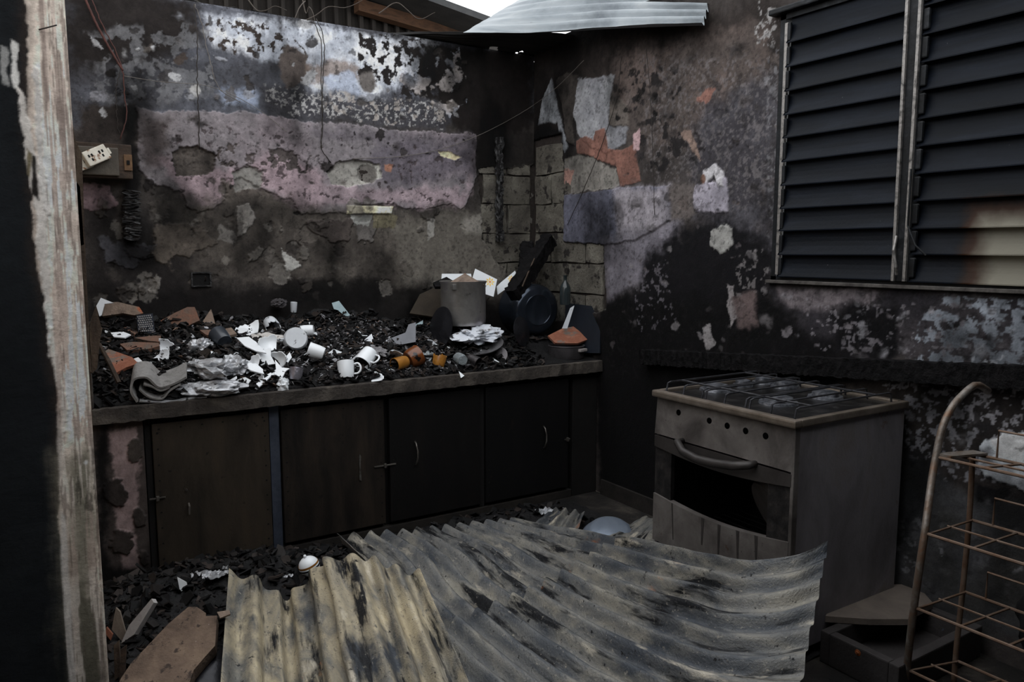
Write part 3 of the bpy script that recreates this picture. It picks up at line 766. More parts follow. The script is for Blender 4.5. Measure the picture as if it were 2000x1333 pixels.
# ================================================================== STOVE
SX0, SX1, SY0, SY1, SZ = -0.765, -0.055, -2.885, -2.135, 0.975
M_st = mat('smoked_stove_enamel', [(66,62,60),(98,93,90),(122,117,114)], scale=6, rough=.45, metal=.2, bump=.1, flecks=[((70,48,36), 9, .66), ((52,48,46), 60, .66)])
M_st2 = mat('rusty_stove_side', [(100,96,98),(128,124,128),(112,102,94)], scale=4, rough=.5, metal=.1, bump=.15, flecks=[((92,66,48), 4, .66)], stretch=(1,1,.5))
M_trim = mat('stove_top_trim', [(96,86,76),(140,130,120)], scale=9, rough=.4, metal=.6, bump=.1)
M_blk = mat('stove_black_iron', [(22,21,22),(40,38,38),(60,56,54)], scale=20, rough=.5, metal=.3, bump=.2)
M_char = mat('charcoal', [(8,8,9),(16,15,16),(30,28,29)], scale=24, rough=.7, bump=.8, bscale=60, spec=.1)
M_hole = mat('knob_hole_black', [(5,5,5),(8,8,8)], scale=24, rough=.9, bump=0, spec=0)
stove = thing('cooking_stove', 'burnt-out free-standing gas stove with missing oven glass and knobs', 'stove', ((SX0+SX1)/2, (SY0+SY1)/2, 0))
t_ = .012
body = MB().box((SX0+.02, SY1-.014, .06), (SX1, SY1, SZ-.03)).box((SX1-.012, SY0+.014, .06), (SX1, SY1-.014, SZ-.03)).box((SX0+.02, SY0+.014, .06), (SX1, SY1-.014, .09))
make('carcass', body, M_st2, stove)
sp_ = make('side_panel', MB().box((SX0+.028, SY0, .05), (SX1, SY0+.014, SZ-.028), .003), M_st2, stove)
make('corner_flange', MB().box((SX0+.004, SY0-.003, .06), (SX0+.034, SY0+.012, SZ-.03), .004), M_st, stove)
FY = lambda px, py: tuple(hit(px, py, 0, SX0)[1:])
# control panel (slightly sloping) with five empty knob holes
zc0 = .775
cp = make('control_panel', MB().prism([(SX0+.004, SY1, zc0), (SX0+.004, SY0+.006, zc0), (SX0+.018, SY0+.006, SZ-.026), (SX0+.018, SY1, SZ-.026)], (.03, 0, 0)), M_st, stove)
for (px, py) in ((1321,807),(1381,823),(1416,833),(1452,843),(1491,853)):
    y, z = FY(px, py)
    hb = MB(); xo = SX0 + .004 + .014*(z-zc0)/(SZ-.026-zc0)
    hb.lathe([(.0135,.0),(.013,.0016),(.010,.0012),(0.0005,.0012)], 20)
    hb.xform(Matrix.Translation((xo, y, z)) @ Matrix.Rotation(-math.pi/2, 4, 'Y'))
    make('knob_hole', hb, M_hole, cp)
# oven door: upper band with curved lower edge, lower band with curved upper edge, dark glass stiles
yl, yr = SY1-.002, SY0+.008
def band(zt, zb_fn, up=False):
    n = 16
    ys = [yl + (yr-yl)*k/n for k in range(n+1)]
    return ys, [zb_fn(k/n) for k in range(n+1)]
door = make('oven_door', MB().box((SX0+.012, yr, .27), (SX0+.034, yr+.11, zc0-.06)), M_blk, stove)
make('glass_stile', MB().box((SX0+.012, yl-.10, .27), (SX0+.034, SY1+.001, zc0-.06)), M_blk, door)
ys, zl = band(0, lambda t: FY(1287,874)[1]*(1-t) + FY(1532,949)[1]*t - .028*math.sin(math.pi*t))
mb = MB()
for x in (SX0+.002, SX0+.03):
    pass
poly = [(SX0+.002, yl, zc0-.008), (SX0+.002, yr, zc0-.008)] + [(SX0+.002, y, z) for y, z in zip(ys[::-1], zl[::-1])]
M_bandd = mat('dark_smoked_enamel', [(44,41,40),(66,62,60)], scale=6, rough=.45, metal=.2, bump=.1)
ub = make('upper_band', MB().prism(poly, (.028, 0, 0)), M_bandd, door)
arc = lambda t: FY(1284,966)[1]*(1-t) + FY(1526,1056)[1]*t - .032*math.sin(math.pi*t)
ys, zl = band(0, arc)
poly = [(SX0+.002, y, z) for y, z in zip(ys, zl)] + [(SX0+.002, yr, .275), (SX0+.002, yl, .275)]
lb = make('lower_band', MB().prism(poly, (.03, 0, 0)), M_st, door)
M_strp = mat('soot_streak', [(34,31,30),(58,54,52)], scale=20, rough=.6)
for (a, b) in (((1312,985),(1314,1055)), ((1372,1012),(1370,1065)), ((1404,1028),(1402,1088)), ((1440,1040),(1440,1100)), ((1476,1050),(1476,1105))):
    y, z = FY(*a); y2, z2 = FY(*b); z = arc((y-yl)/(yr-yl)) - .001
    w = .008 if a[0] != 1312 else .004
    make('stripe', MB().prism([(SX0+.0022, y+w, z+.0), (SX0+.0022, y-w, z), (SX0+.0022, y2-w*.4, max(z2,.28)), (SX0+.0022, y2+w*.4, max(z2,.28))], (-.0016, 0, 0)), M_strp, door)
hp = [FY(1332, 862), FY(1345, 880), FY(1375, 895), FY(1410, 903), FY(1445, 908), FY(1474, 907)]
pts = [(SX0+.005, *hp[0])] + [(SX0-.028 - .012*math.sin(math.pi*k/5), *hp[k]) for k in range(6)] + [(SX0+.005, *hp[5])]
make('handle', MB().tube(pts, [.014,.017,.018,.018,.018,.018,.017,.014], 10), M_bandd, door, smooth=True)
# oven cavity, shelf and a round pan in it
M_cav = mat('oven_soot', [(10,10,10),(20,19,19)], scale=8, rough=.9)
cv = MB().box((SX1-.10, SY0+.05, .16), (SX1-.09, SY1-.05, .76)).box((SX0+.05, SY0+.04, .15), (SX1-.09, SY0+.05, .77)).box((SX0+.05, SY1-.05, .15), (SX1-.09, SY1-.04, .77)).box((SX0+.05, SY0+.05, .76), (SX1-.1, SY1-.05, .77)).box((SX0+.05, SY0+.05, .15), (SX1-.1, SY1-.05, .16))
make('oven_cavity', cv, M_cav, stove)
rk = MB()
for k in range(9):
    x = SX0+.08+.055*k; rk.tube([(x, SY0+.052, .33), (x, SY1-.052, .33)], .003, 5)
make('oven_shelf', rk, M_blk, stove)
pan = MB().lathe([(.002,0),(.15,0),(.175,.035),(.18,.035),(.155,-.006),(.002,-.006)], 40)
pan.xform(Matrix.Rotation(math.radians(62), 4, 'Y') @ Matrix.Rotation(math.radians(20), 4, 'X'))
pano = make('oven_pan', pan, mat('sooty_pan', [(96,92,91),(128,124,122)], scale=9, rough=.5, metal=.4), smooth=True, angle=40)
pano.location = (SX0+.21, SY0+.235, .50)
tag(pano, 'round metal pan leaning inside the open oven', 'pan')
# hob
hob = make('hob', MB().box((SX0-.012, SY0-.012, SZ-.03), (SX0+.03, SY1+.01, SZ), .008).box((SX0+.03, SY0-.012, SZ-.03), (SX1+.01, SY0+.02, SZ), .006)
           .box((SX0+.03, SY1-.02, SZ-.03), (SX1+.01, SY1+.01, SZ), .006).box((SX1-.02, SY0+.02, SZ-.03), (SX1+.01, SY1-.02, SZ), .006), M_trim, stove)
make('spill_tray', MB().box((SX0+.028, SY0+.018, SZ-.026), (SX1-.018, SY1-.018, SZ-.014)), mat('sooty_spill_tray', [(14,14,15),(28,27,27),(62,60,59)], scale=16, rough=.4, metal=.4, bump=.3), hob)
for (px, py, r) in ((1398,757,.055),(1432,745,.035),(1520,782,.06),(1612,771,.055),(1575,745,.05),(1480,732,.04)):
    p = hit(px, py, 2, SZ)
    b = MB().lathe([(r*1.35,-.014),(r*1.3,-.004),(r*1.05,-.004),(r,.008),(r*.98,.013),(r*.8,.016),(.001,.016)], 28)
    b.xform(Matrix.Translation((float(np.clip(p[0], SX0+.09, SX1-.09)), float(np.clip(p[1], SY0+.09, SY1-.09)), SZ)))
    make('burner', b, mat('burner_cap', [(50,52,56),(104,106,112),(160,162,168)], scale=30, rough=.35, metal=.6), hob, smooth=True, angle=35)
M_grate = mat('grate_wire', [(40,40,43),(78,78,82)], scale=20, rough=.35, metal=.5, bump=.1)
for k in range(3):
    y0 = SY0 + .03 + k*.235; y1 = y0 + .215; zt = SZ + .036
    g = MB()
    for yy in (y0, y0+.11, y1):
        g.tube([(SX0+.035, yy, SZ-.01), (SX0+.045, yy, zt-.004), (SX0+.06, yy, zt), (SX1-.08, yy, zt), (SX1-.06, yy, zt-.004), (SX1-.05, yy, SZ-.01)], .0042, 6)
    for xx in (SX0+.13, SX1-.16):
        g.tube([(xx, y0, zt), (xx, y1, zt)], .0042, 6)
    make('pan_grate', g, M_grate, hob)

# ================================================================== CHARRED RAIL ON THE RIGHT WALL
def charred_beam(name, a, b, w, h, label, cat, seed, roll=0.0, m=None, seg=40, rag=.008):
    """burnt timber: a ragged square bar with cracked faces from a to b"""
    a = np.array(a, float); b = np.array(b, float); t = (b-a)/np.linalg.norm(b-a)
    s = np.cross(t, [0,0,1.0]); s = s/np.linalg.norm(s) if np.linalg.norm(s) > .05 else np.array([1.0,0,0]); u = np.cross(s, t)
    c, sn = math.cos(roll), math.sin(roll); s, u = s*c + u*sn, u*c - s*sn
    rnd = random.Random(seed); mb = MB(); n = 12; vs = []
    for i in range(seg+1):
        p = a + (b-a)*i/seg
        ww = w*(1 - .25*rnd.random()**3) if 0 < i < seg else w*.7
        for k in range(n):
            an = 2*math.pi*(k+.5)/n
            cx, sy = math.cos(an), math.sin(an); q = max(abs(cx), abs(sy))
            rr = 1 + rnd.uniform(-1, 1)*rag/min(w, h)*2
            vs.append(p + s*(cx/q)*ww/2*rr + u*(sy/q)*h/2*rr)
    fs = [(i*n+k, i*n+(k+1) % n, (i+1)*n+(k+1) % n, (i+1)*n+k) for i in range(seg) for k in range(n)]
    fs += [tuple(range(n))[::-1], tuple(seg*n+k for k in range(n))]
    o = make(name, mb.add(vs, fs), m or M_char)
    origin_to(o, a); return tag(o, label, cat)
ra = hit(1253, 697, 0, -.035); rb = hit(2120, 744, 0, -.05)
charred_beam('charred_rail', ra, rb, .06, .085, 'long charred timber rail fixed across the right wall above the stove', 'beam', 9, rag=.003, seg=160)

# ================================================================== CORRUGATED SHEETS
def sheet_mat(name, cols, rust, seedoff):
    m = mat(name, cols, scale=3.0, rough=.55, metal=.3, bump=.45, bscale=120, attr='uvw', stretch=(3.2, .9, 1), flecks=[((66,70,76), 2.2, .52, (2.2,.7,1), .12), ((22,23,26), 3.2, .54, (4.5,.5,1), .07), ((188,180,164), 3.0, .60, (4,.8,1), .1), (rust, 2.6, .66, (2,.7,1), .08), ((60,62,65), 40, .59, (1.6,.8,1), .14), ((158,152,140), 55, .61, (1.3,.8,1), .12), ((24,24,26), 26, .64), ((30,30,32), 80, .64), ((186,180,168), 120, .68)], contrast=(.28,.74), detail=9.0, dist=.8)  # stretched dark streaks paint in shading along the ridges, besides soot and rust
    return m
def corrugated(name, P, width, length, nridge, amp, m, label, cat='roof sheet', nu_per=10, nv=90, dent=.012, seed=0, holes=None, ampf=None, thick=.0018, tear=.02, group=None):
    nu = nridge*nu_per
    u = np.linspace(0, 1, nu+1); v = np.linspace(0, 1, nv+1)
    uu, vv = np.meshgrid(u, v, indexing='ij')
    # torn ends
    e0 = tear*(fbm(uu*9, uu*0+1, seed+4, 3)-.5); e1 = tear*(fbm(uu*9, uu*0+5, seed+8, 3)-.5)
    ve = vv + (1-vv)**6*e0 + vv**6*e1
    pt = P(uu, ve)
    du = P(uu+1e-3, ve) - P(uu-1e-3, ve); dv = P(uu, ve+1e-3) - P(uu, ve-1e-3)
    nn = np.cross(du, dv); nn /= np.linalg.norm(nn, axis=2, keepdims=True) + 1e-9
    if nn[..., 2].mean() < 0: nn = -nn
    ph = np.cos(2*math.pi*nridge*uu)
    flat = 1 - .35*np.clip(fbm(uu*3, vv*4, seed+2, 3)*2-1, 0, 1)
    if ampf is not None: flat = flat*ampf(uu, vv)
    d = amp*ph*flat + dent*(fbm(uu*4, vv*5, seed+6, 4)-.5)*2
    top = pt + nn*d[..., None]; bot = top - nn*thick
    A = top.reshape(-1, 3); B = bot.reshape(-1, 3); N = A.shape[0]; w = nv+1
    i, j = np.meshgrid(np.arange(nu), np.arange(nv), indexing='ij'); i = i.ravel(); j = j.ravel()
    keep = np.ones(i.size, bool)
    if holes is not None:
        keep = ~holes((u[i]+u[i+1])/2, (v[j]+v[j+1])/2, (A[i*w+j]+A[(i+1)*w+j+1])/2)
    i = i[keep]; j = j[keep]
    q = np.stack([i*w+j, (i+1)*w+j, (i+1)*w+j+1, i*w+j+1], 1)
    fs = q.tolist() + (q[:, ::-1]+N).tolist()
    for a in range(nu):
        for c in (0, nv):
            p0, p1 = a*w+c, (a+1)*w+c; fs.append([p0, p1, p1+N, p0+N])
    for c in range(nv):
        for a in (0, nu):
            p0, p1 = a*w+c, a*w+c+1; fs.append([p0, p1, p1+N, p0+N])
    me = bpy.data.meshes.new(name); me.from_pydata(np.vstack([A, B]).tolist(), [], fs)
    fixn(me)
    at = me.attributes.new('uvw', 'FLOAT_VECTOR', 'POINT')
    uvw = np.stack([uu*width + seed, vv*length, ph*.02], 2).reshape(-1, 3)
    at.data.foreach_set('vector', np.vstack([uvw, uvw+[0,0,.5]]).ravel().astype(np.float32))
    me.polygons.foreach_set('use_smooth', [True]*len(me.polygons))
    me.set_sharp_from_angle(angle=math.radians(55))
    me.materials.append(m)
    o = bpy.data.objects.new(name, me); COL.objects.link(o)
    origin_to(o, A.mean(0)*[1,1,0] + [0,0,A[:,2].min()])
    return tag(o, label, cat, group)
def curve(pts):
    """smooth open curve through 3D points, parameter 0..1 (extrapolates slightly)"""
    pts = np.array([np.array(p, float) for p in pts]); n = len(pts)
    s = np.concatenate([[0], np.cumsum(np.linalg.norm(np.diff(pts, axis=0), axis=1))]); s /= s[-1]
    tg = np.gradient(pts, s, axis=0)
    def f(t):
        t = np.asarray(t, float); k = np.clip(np.searchsorted(s, t) - 1, 0, n-2)
        h = s[k+1]-s[k]; x = ((t-s[k])/h)[..., None]; hh = h[..., None]
        return ((2*x**3-3*x**2+1)*pts[k] + (x**3-2*x**2+x)*hh*tg[k] + (-2*x**3+3*x**2)*pts[k+1] + (x**3-x**2)*hh*tg[k+1])
    return f
def ruled(c0, c1):
    return lambda u, v: c0(v)*(1-u)[..., None] + c1(v)*u[..., None]
Z = lambda px, py, z: hit(px, py, 2, z)
M_sh1 = sheet_mat('burnt_zinc_tan', [(62,65,68),(112,110,104),(150,141,122),(180,168,142),(186,180,166)], (168,108,56), 0)
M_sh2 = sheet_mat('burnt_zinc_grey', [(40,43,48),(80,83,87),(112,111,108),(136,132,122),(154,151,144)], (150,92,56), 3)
# far sheet: lies between the cabinets and the stove, ridges run towards the viewer
farE = curve([Z(1000,1022,.07), Z(1150,1046,.16), Z(1300,1079,.30), Z(1400,1098,.385), Z(1480,1106,.455), Z(1560,1094,.50), Z(1617,1068,.535)])
nearE = curve([Z(655,1052,.27), Z(728,1130,.26), np.array([-2.03,-1.95,.23]), np.array([-2.03,-2.4,.20]), np.array([-1.98,-2.9,.16]), np.array([-1.84,-3.66,.10])])
full = ruled(nearE, farE)
sag = lambda u, v: np.stack([0*u, 0*u, -.05*np.sin(np.pi*u)*np.sin(np.pi*np.clip(v,0,1))], -1)
PB = lambda u, v: full(u, .40 + .60*v) + sag(u, .4+.6*v) + np.array([0,0,.012])
PA = lambda u, v: full(u, .46*v) + sag(u, .46*v)
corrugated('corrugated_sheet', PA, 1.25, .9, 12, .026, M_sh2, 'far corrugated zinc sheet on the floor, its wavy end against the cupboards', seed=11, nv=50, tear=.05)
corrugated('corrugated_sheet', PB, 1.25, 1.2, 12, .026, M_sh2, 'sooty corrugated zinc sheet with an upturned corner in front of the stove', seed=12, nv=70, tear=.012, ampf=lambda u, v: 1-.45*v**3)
# near-left sheet
topE = [Z(446,1122,.27), Z(500,1132,.25), Z(562,1168,.20), Z(612,1115,.32), Z(650,1090,.40), Z(700,1088,.41), Z(765,1108,.41), Z(822,1122,.41)]
tE = curve(topE)
bE = curve([p + np.array([-.36, -1.46, dz_]) for p, dz_ in zip(topE, (-.08,-.06,-.02,-.1,-.12,-.12,-.13,-.14))])
PC = lambda u, v: tE(u)*(1-v)[..., None] + bE(u)*v[..., None]
corrugated('corrugated_sheet', PC, .85, 1.5, 9, .019, M_sh1, 'tan and rust-streaked corrugated zinc sheet lying nearest the viewpoint', seed=21, nv=90, tear=.03)
# small fragments beyond
q = [Z(1040,1032,.05), Z(1085,993,.06), Z(1142,1002,.05), Z(1128,1042,.05)]
PD = lambda u, v: (q[0]*((1-u)*(1-v))[...,None] + q[1]*((1-u)*v)[...,None] + q[2]*(u*v)[...,None] + q[3]*(u*(1-v))[...,None])
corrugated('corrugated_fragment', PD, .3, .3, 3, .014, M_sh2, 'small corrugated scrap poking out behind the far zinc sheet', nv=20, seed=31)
q2 = [Z(1170,1062,.06), Z(1262,1008,.07), Z(1330,1030,.07), Z(1330,1100,.07)]
PE = lambda u, v: (q2[0]*((1-u)*(1-v))[...,None] + q2[1]*((1-u)*v)[...,None] + q2[2]*(u*v)[...,None] + q2[3]*(u*(1-v))[...,None])
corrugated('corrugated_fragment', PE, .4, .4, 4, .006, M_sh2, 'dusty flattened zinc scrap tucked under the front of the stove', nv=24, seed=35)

# ---- roof remains over the corner
M_rf = mat('scorched_roof_zinc', [(84,90,96),(124,130,134),(146,150,152)], scale=2.4, rough=.4, metal=.4, bump=.1, attr='uvw', stretch=(1.5,1,1), flecks=[((64,52,44), 4.5, .66), ((90,110,132), 3.4, .64), ((168,116,70), 7, .72)])
A0 = hit(905,63,1,-.22); A1 = hit(1030,66,1,-.45); A2 = hit(1372,49,0,-.12)
low = curve([A0, A1, .5*(A1+A2)+np.array([0,0,.002]), A2])
hi = curve([hit(1012,0,1,-.1), hit(1100,-25,1,-.35), hit(1250,-35,1,-.85), hit(1396,-22,1,-1.58)])
PR = lambda u, v: low(v)*(1-u)[..., None] + hi(v)*u[..., None]
corrugated('roof_sheet', PR, .7, 1.3, 6, .024, M_rf, 'buckled pale zinc roof sheet still hanging above the room corner', nv=60, dent=.006, seed=51, tear=.01, ampf=lambda u, v: np.clip(v*2.2, 0, 1)*(1-.3*v))
# flat dark sheet spanning the corner below it
def PF(u, v):
    a = np.array([-1.06, .12, 3.0]); b = np.array([-.26, -.42, 2.995]); c = np.array([.16, -.50, 3.0]); d = np.array([.16, .16, 2.97]); 
    e = a*(1-v)[...,None] + (b*(1-v)[...,None]*0)
    front = np.where((v < .7)[...,None], a + (b-a)*(v/.7)[...,None], b + (c-b)*((v-.7)/.3)[...,None])
    back = np.array([-1.06, .16, 2.95]) + (d-np.array([-1.06,.16,2.95]))*v[...,None]
    return front*(1-u)[...,None] + back*u[...,None]
hA = hit(961,92,2,2.985); hB = hit(1013,98,2,2.99)
def roof_holes(u, v, c):
    dA = ((c[:,0]-hA[0])/.035)**2 + ((c[:,1]-hA[1])/.05)**2; dB = ((c[:,0]-hB[0])/.016)**2 + ((c[:,1]-hB[1])/.05)**2
    return (dA < 1) | (dB < 1)
corrugated('roof_sheet', PF, .8, 1.3, 8, .006, mat('black_underside_zinc', [(26,26,27),(48,46,45)], scale=4, attr='uvw'), 'dark holed zinc sheet resting on the wall tops in the corner', nv=130, dent=.01, seed=55, holes=roof_holes)

# ---- what stands beyond the back wall
M_nb = mat('neighbour_dark_boards', [(34,31,29),(56,51,47)], scale=6, stretch=(6,1,.4))
nbr = thing('neighbouring_shed', 'dark slatted shed with a low roof beyond the back wall', 'shed', (-2.2, 2.6, -.1))
w0 = hit(860,-4,1,2.66); w1 = hit(980,44,1,2.66); sl_ = (w1[2]-w0[2])/(w1[0]-w0[0])
roofz = lambda x: float(w0[2] + sl_*(x-w0[0]))
xl_ = -5.6
make('shed_wall', MB().prism([(xl_,2.66,-.1),(w1[0],2.66,-.1),tuple(w1),(xl_,2.66,roofz(xl_))], (0,.06,0)), M_nb, nbr)
for k in range(48):
    x = -5.4 + k*.125
    if x > w1[0]-.06: break
    make('slat', MB().box((x, 2.60, 2.4), (x+.035, 2.655, roofz(x)-.1)), M_nb, nbr)
M_ew = mat('weathered_beam', [(62,44,32),(88,62,44),(48,36,28)], scale=6, stretch=(1,3,3))
p0 = hit(700,-4,1,2.45); p1 = hit(905,58,1,2.45)
bmv = p1-p0
make('beam', MB().prism([p0, p1, p1+[0,0,-.11], p0+[0,0,-.11]], (0,.12,0)), M_ew, nbr)
e0 = hit(860,-4,1,2.0); e1 = hit(978,40,1,2.0); dr = (e1-e0)
ra_ = e0 - dr*4; rb_ = e1 + dr*.25
make('shed_roof', MB().prism([ra_, rb_, rb_+[0,.0,-.06], ra_+[0,0,-.06]], (0, .75, 0)), mat('dark_shed_roof', [(44,46,48),(66,66,66)], scale=5), nbr)
M_top = mat('burnt_wall_plate', [(20,19,19),(38,35,33)], scale=14, bump=.8)
wp = charred_beam('charred_wall_plate', (-2.95,.06,2.965), (-1.12,.06,2.945), .07, .035, 'thin charred timber plate lying along the top of the back wall', 'beam', 31, m=M_top, rag=.008)

# ================================================================== WIRE RACK (right foreground)
M_rack = mat('rusty_rack_tube', [(150,146,142),(112,100,90),(120,84,60)], scale=14, rough=.5, metal=.5, bump=.25)
M_rust = mat('rusty_rack_wire', [(120,104,92),(96,70,52)], scale=18, rough=.6, metal=.4, bump=.2)
XR = -.33
lev = [hit(1900,887,0,XR), hit(1893,1015,0,XR), hit(1880,1155,0,XR), hit(1866,1290,0,XR)]
frt = [Z(1828,893,lev[0][2]), Z(1806,1042,lev[1][2]), Z(1785,1187,lev[2][2]), Z(1771,1308,lev[3][2])]
rack = thing('wire_rack', 'rusty bent wire shelf rack standing against the right wall', 'rack', (float(frt[3][0]), -3.4, 0))
fp = [tuple(frt[0]), tuple(frt[1]), tuple(frt[2]), tuple(frt[3])]
yt_ = float(frt[0][1])
top = [hit(1930,764,1,yt_), hit(1906,752,1,yt_), hit(1884,768,1,yt_), hit(1862,792,1,yt_), hit(1844,826,1,yt_)]
foot = frt[3] + (frt[3]-frt[2])*((frt[3][2]-.012)/(frt[2][2]-frt[3][2]))
def dense(pts, n=40):
    c = curve(pts); return [tuple(c(np.array(t))) for t in np.linspace(0, 1, n)]
make('post', MB().tube(dense([*top, *frt, foot]), .0125, 10), M_rack, rack, smooth=True)
rfoot = np.array([XR, lev[3][1], .012])
make('post', MB().tube(dense([lev[0]+[0,0,.01], *lev[1:], rfoot]), .010, 8), M_rust, rack, smooth=True)
LEN = np.array([0, -.95, 0])
for s_, nm in ((0, 'a'), (1, 'b')):
    pass
make('post', MB().tube(dense([p+LEN for p in [*top, *frt, foot]]), .0125, 10), M_rack, rack, smooth=True)
make('post', MB().tube(dense([p+LEN for p in [lev[0]+[0,0,.01], *lev[1:], rfoot]]), .010, 8), M_rust, rack, smooth=True)
for k in range(4):
    f, r = frt[k], lev[k]
    sh = make('shelf', MB().tube([f, f+LEN], .0055, 7).tube([r, r+LEN], .0055, 7), M_rust, rack)
    cw = MB()
    for j in range(7):
        t = .012 + j*.155
        if t > .96: break
        cw.tube([f+LEN*t, r+LEN*t], .0045, 6)
    cw.tube([f*.5+r*.5, f*.5+r*.5+LEN], .004, 6)
    make('cross_wires', cw, M_rust, sh)['kind'] = 'stuff'
    if k < 3:
        make('guard_wire', MB().tube([r+[.0,-.08,0], r+[.0,-.08,.10], r+[.0,-.5,.10], r+[0,-.5,0]], .004, 6), M_rust, sh)
make('top_plate', MB().prism([frt[0]+[0,0,.006], lev[0]+[0,0,.006], lev[0]+[0,-.05,.006], frt[0]+[0,-.05,.006]], (0,0,.008)), M_rack, rack)

# ================================================================== THINGS ON THE WALLS
M_wire = mat('burnt_wire', [(30,26,25),(58,52,48)], scale=30, rough=.6, metal=.2)
M_wirep = mat('bare_pale_wire', [(120,114,108),(90,84,80)], scale=30, rough=.5, metal=.4)
M_wirer = mat('red_brown_wire', [(92,56,50),(60,42,40)], scale=30)
def wire(pts, r, m, label, n=40, wob=.004, seed=0):
    rnd = random.Random(seed); P = dense(pts, n)
    P = [tuple(np.array(p) + np.array([rnd.uniform(-wob,wob), 0, rnd.uniform(-wob,wob)*.3])) for p in P]
    o = make('hanging_wire', MB().tube(P, r, 6), m, smooth=True)
    origin_to(o, P[-1]); return tag(o, label, 'wire')
B = lambda px, py, y=-.02: hit(px, py, 1, y)
R_ = lambda px, py, x=-.02: hit(px, py, 0, x)
wire([B(378,8), B(384,60), B(385,150), B(388,230), B(389,292)], .0028, M_wire, 'black wire hanging straight down the back wall above the brown crater')
wire([B(380,8), B(392,40), B(410,120), B(430,175), B(470,200,-.012)], .002, M_wirep, 'thin pale wire drooping aside from the black wire', seed=2)
wire([B(612,40), B(621,60), B(627,160), B(629,260), B(628,290), B(646,318,-.01)], .0028, M_wire, 'black wire hanging onto the pale crater in the pink paint', seed=3)
wire([B(618,36), B(628,60), B(630,160), B(629,250), B(627,292)], .0028, M_wire, 'second black wire twinned with the one above the pale crater', seed=4)
wire([B(163,-10), B(190,50), B(222,108), B(240,138)], .006, M_wirer, 'thick red-brown cable coming down at the doorway end of the back wall', wob=.001)
wire([B(176,-10), B(200,50), B(228,105), B(240,142), B(243,180), B(246,235), B(234,272)], .003, M_wirer, 'thin reddish cable dropping to the socket board', wob=.003)
wire([B(238,130), B(228,165), B(228,220), B(232,262)], .002, M_wire, 'fine black wire strand ending above the socket board', seed=6)
wire([R_(1140,118,-.03), R_(1090,168,-.05), B(1035,210,-.05), B(940,262,-.03), B(860,292,-.02), B(780,306,-.02), B(690,310)], .002, M_wirep, 'slack pale wire strung across the corner between both walls', n=60, wob=.001)
wire([B(240,148), B(300,158), B(420,172), B(520,225), B(560,258)], .0015, M_wirep, 'fine pale thread of wire wandering across the bluish wall', n=60, wob=.001)
wire([R_(1214,110), R_(1204,190), R_(1180,270), R_(1140,370), R_(1108,440)], .0024, M_wire, 'black wire hanging obliquely over the orange plaster patch', wob=.002)
wire([R_(1262,95), R_(1268,160), R_(1276,330), R_(1278,420)], .0018, M_wire, 'hairline black wire hanging down the brown part of the right wall', wob=.003)

# charred battens still fixed to the wall
charred_beam('charred_batten', B(975,268,-.03), B(976,472,-.03), .045, .035, 'black charred batten fixed upright near the room corner', 'batten', 3, rag=.006, m=mat('alligator_char', [(9,9,10),(18,17,18),(34,32,33)], scale=40, rough=.5, bump=1.0, bscale=40, spec=.5))
charred_beam('charred_batten', B(256,372,-.03), B(258,470,-.03), .07, .035, 'short black charred batten below the socket board', 'batten', 4, rag=.009, m=MATS['alligator_char'])
# switch box
sb = hit(393,546,1,-.01)
sw = thing('switch_box', 'empty burnt switch box low on the back wall', 'switch box', sb)
make('box_rim', MB().box((sb[0]-.055,-.016,sb[2]-.042),(sb[0]+.055,-.002,sb[2]-.034)).box((sb[0]-.055,-.016,sb[2]+.034),(sb[0]+.055,-.002,sb[2]+.042)).box((sb[0]-.055,-.016,sb[2]-.034),(sb[0]-.046,-.002,sb[2]+.034)).box((sb[0]+.046,-.016,sb[2]-.034),(sb[0]+.055,-.002,sb[2]+.034)), MATS['alligator_char'], sw)
make('box_back', MB().box((sb[0]-.046,-.006,sb[2]-.034),(sb[0]+.046,-.002,sb[2]+.034)), M_cav, sw)
make('wire_stub', MB().tube([(sb[0]+.02,-.006,sb[2]-.01),(sb[0]+.025,-.022,sb[2]),(sb[0]+.02,-.028,sb[2]+.015)], .004, 6), M_wire, sw)
# socket board with two loose outlets
M_wood = mat('scorched_board', [(34,28,24),(60,49,41),(84,68,56)], scale=8, stretch=(1,1,4), bump=.4)
M_plas = mat('yellowed_outlet_plastic', [(176,170,156),(206,200,188)], scale=16, rough=.5, bump=.1, flecks=[((120,84,56), 20, .62)])
YO = -.10
bo = lambda px, py, y=YO: hit(px, py, 1, y)
a, b = bo(146,276), bo(260,350)
sk = thing('socket_board', 'scorched wooden socket board with loose outlets at the doorway end', 'socket board', ((a[0]+b[0])/2, YO, b[2]))
make('board', MB().box((a[0], YO, b[2]), (b[0], -.02, a[2]), .005), M_wood, sk)
a2, b2 = bo(150,284,YO-.02), bo(234,344,YO-.02)
make('cover_plate', MB().box((a2[0], YO-.02, b2[2]), (b2[0], YO, a2[2]), .006), mat('grey_cover_plate', [(58,53,47),(90,83,73)], scale=9, rough=.5), sk)
a3, b3 = bo(241,302), bo(259,334)
make('switch_recess', MB().box((a3[0], YO-.008, b3[2]), (b3[0], YO-.001, a3[2]), .002), mat('rust_plate', [(120,92,66),(70,54,42)], scale=20), sk)
make('toggle', MB().box((a3[0]+.012, YO-.014, b3[2]+.03), (b3[0]-.012, YO-.008, a3[2]-.03), .002), M_cav, sk)
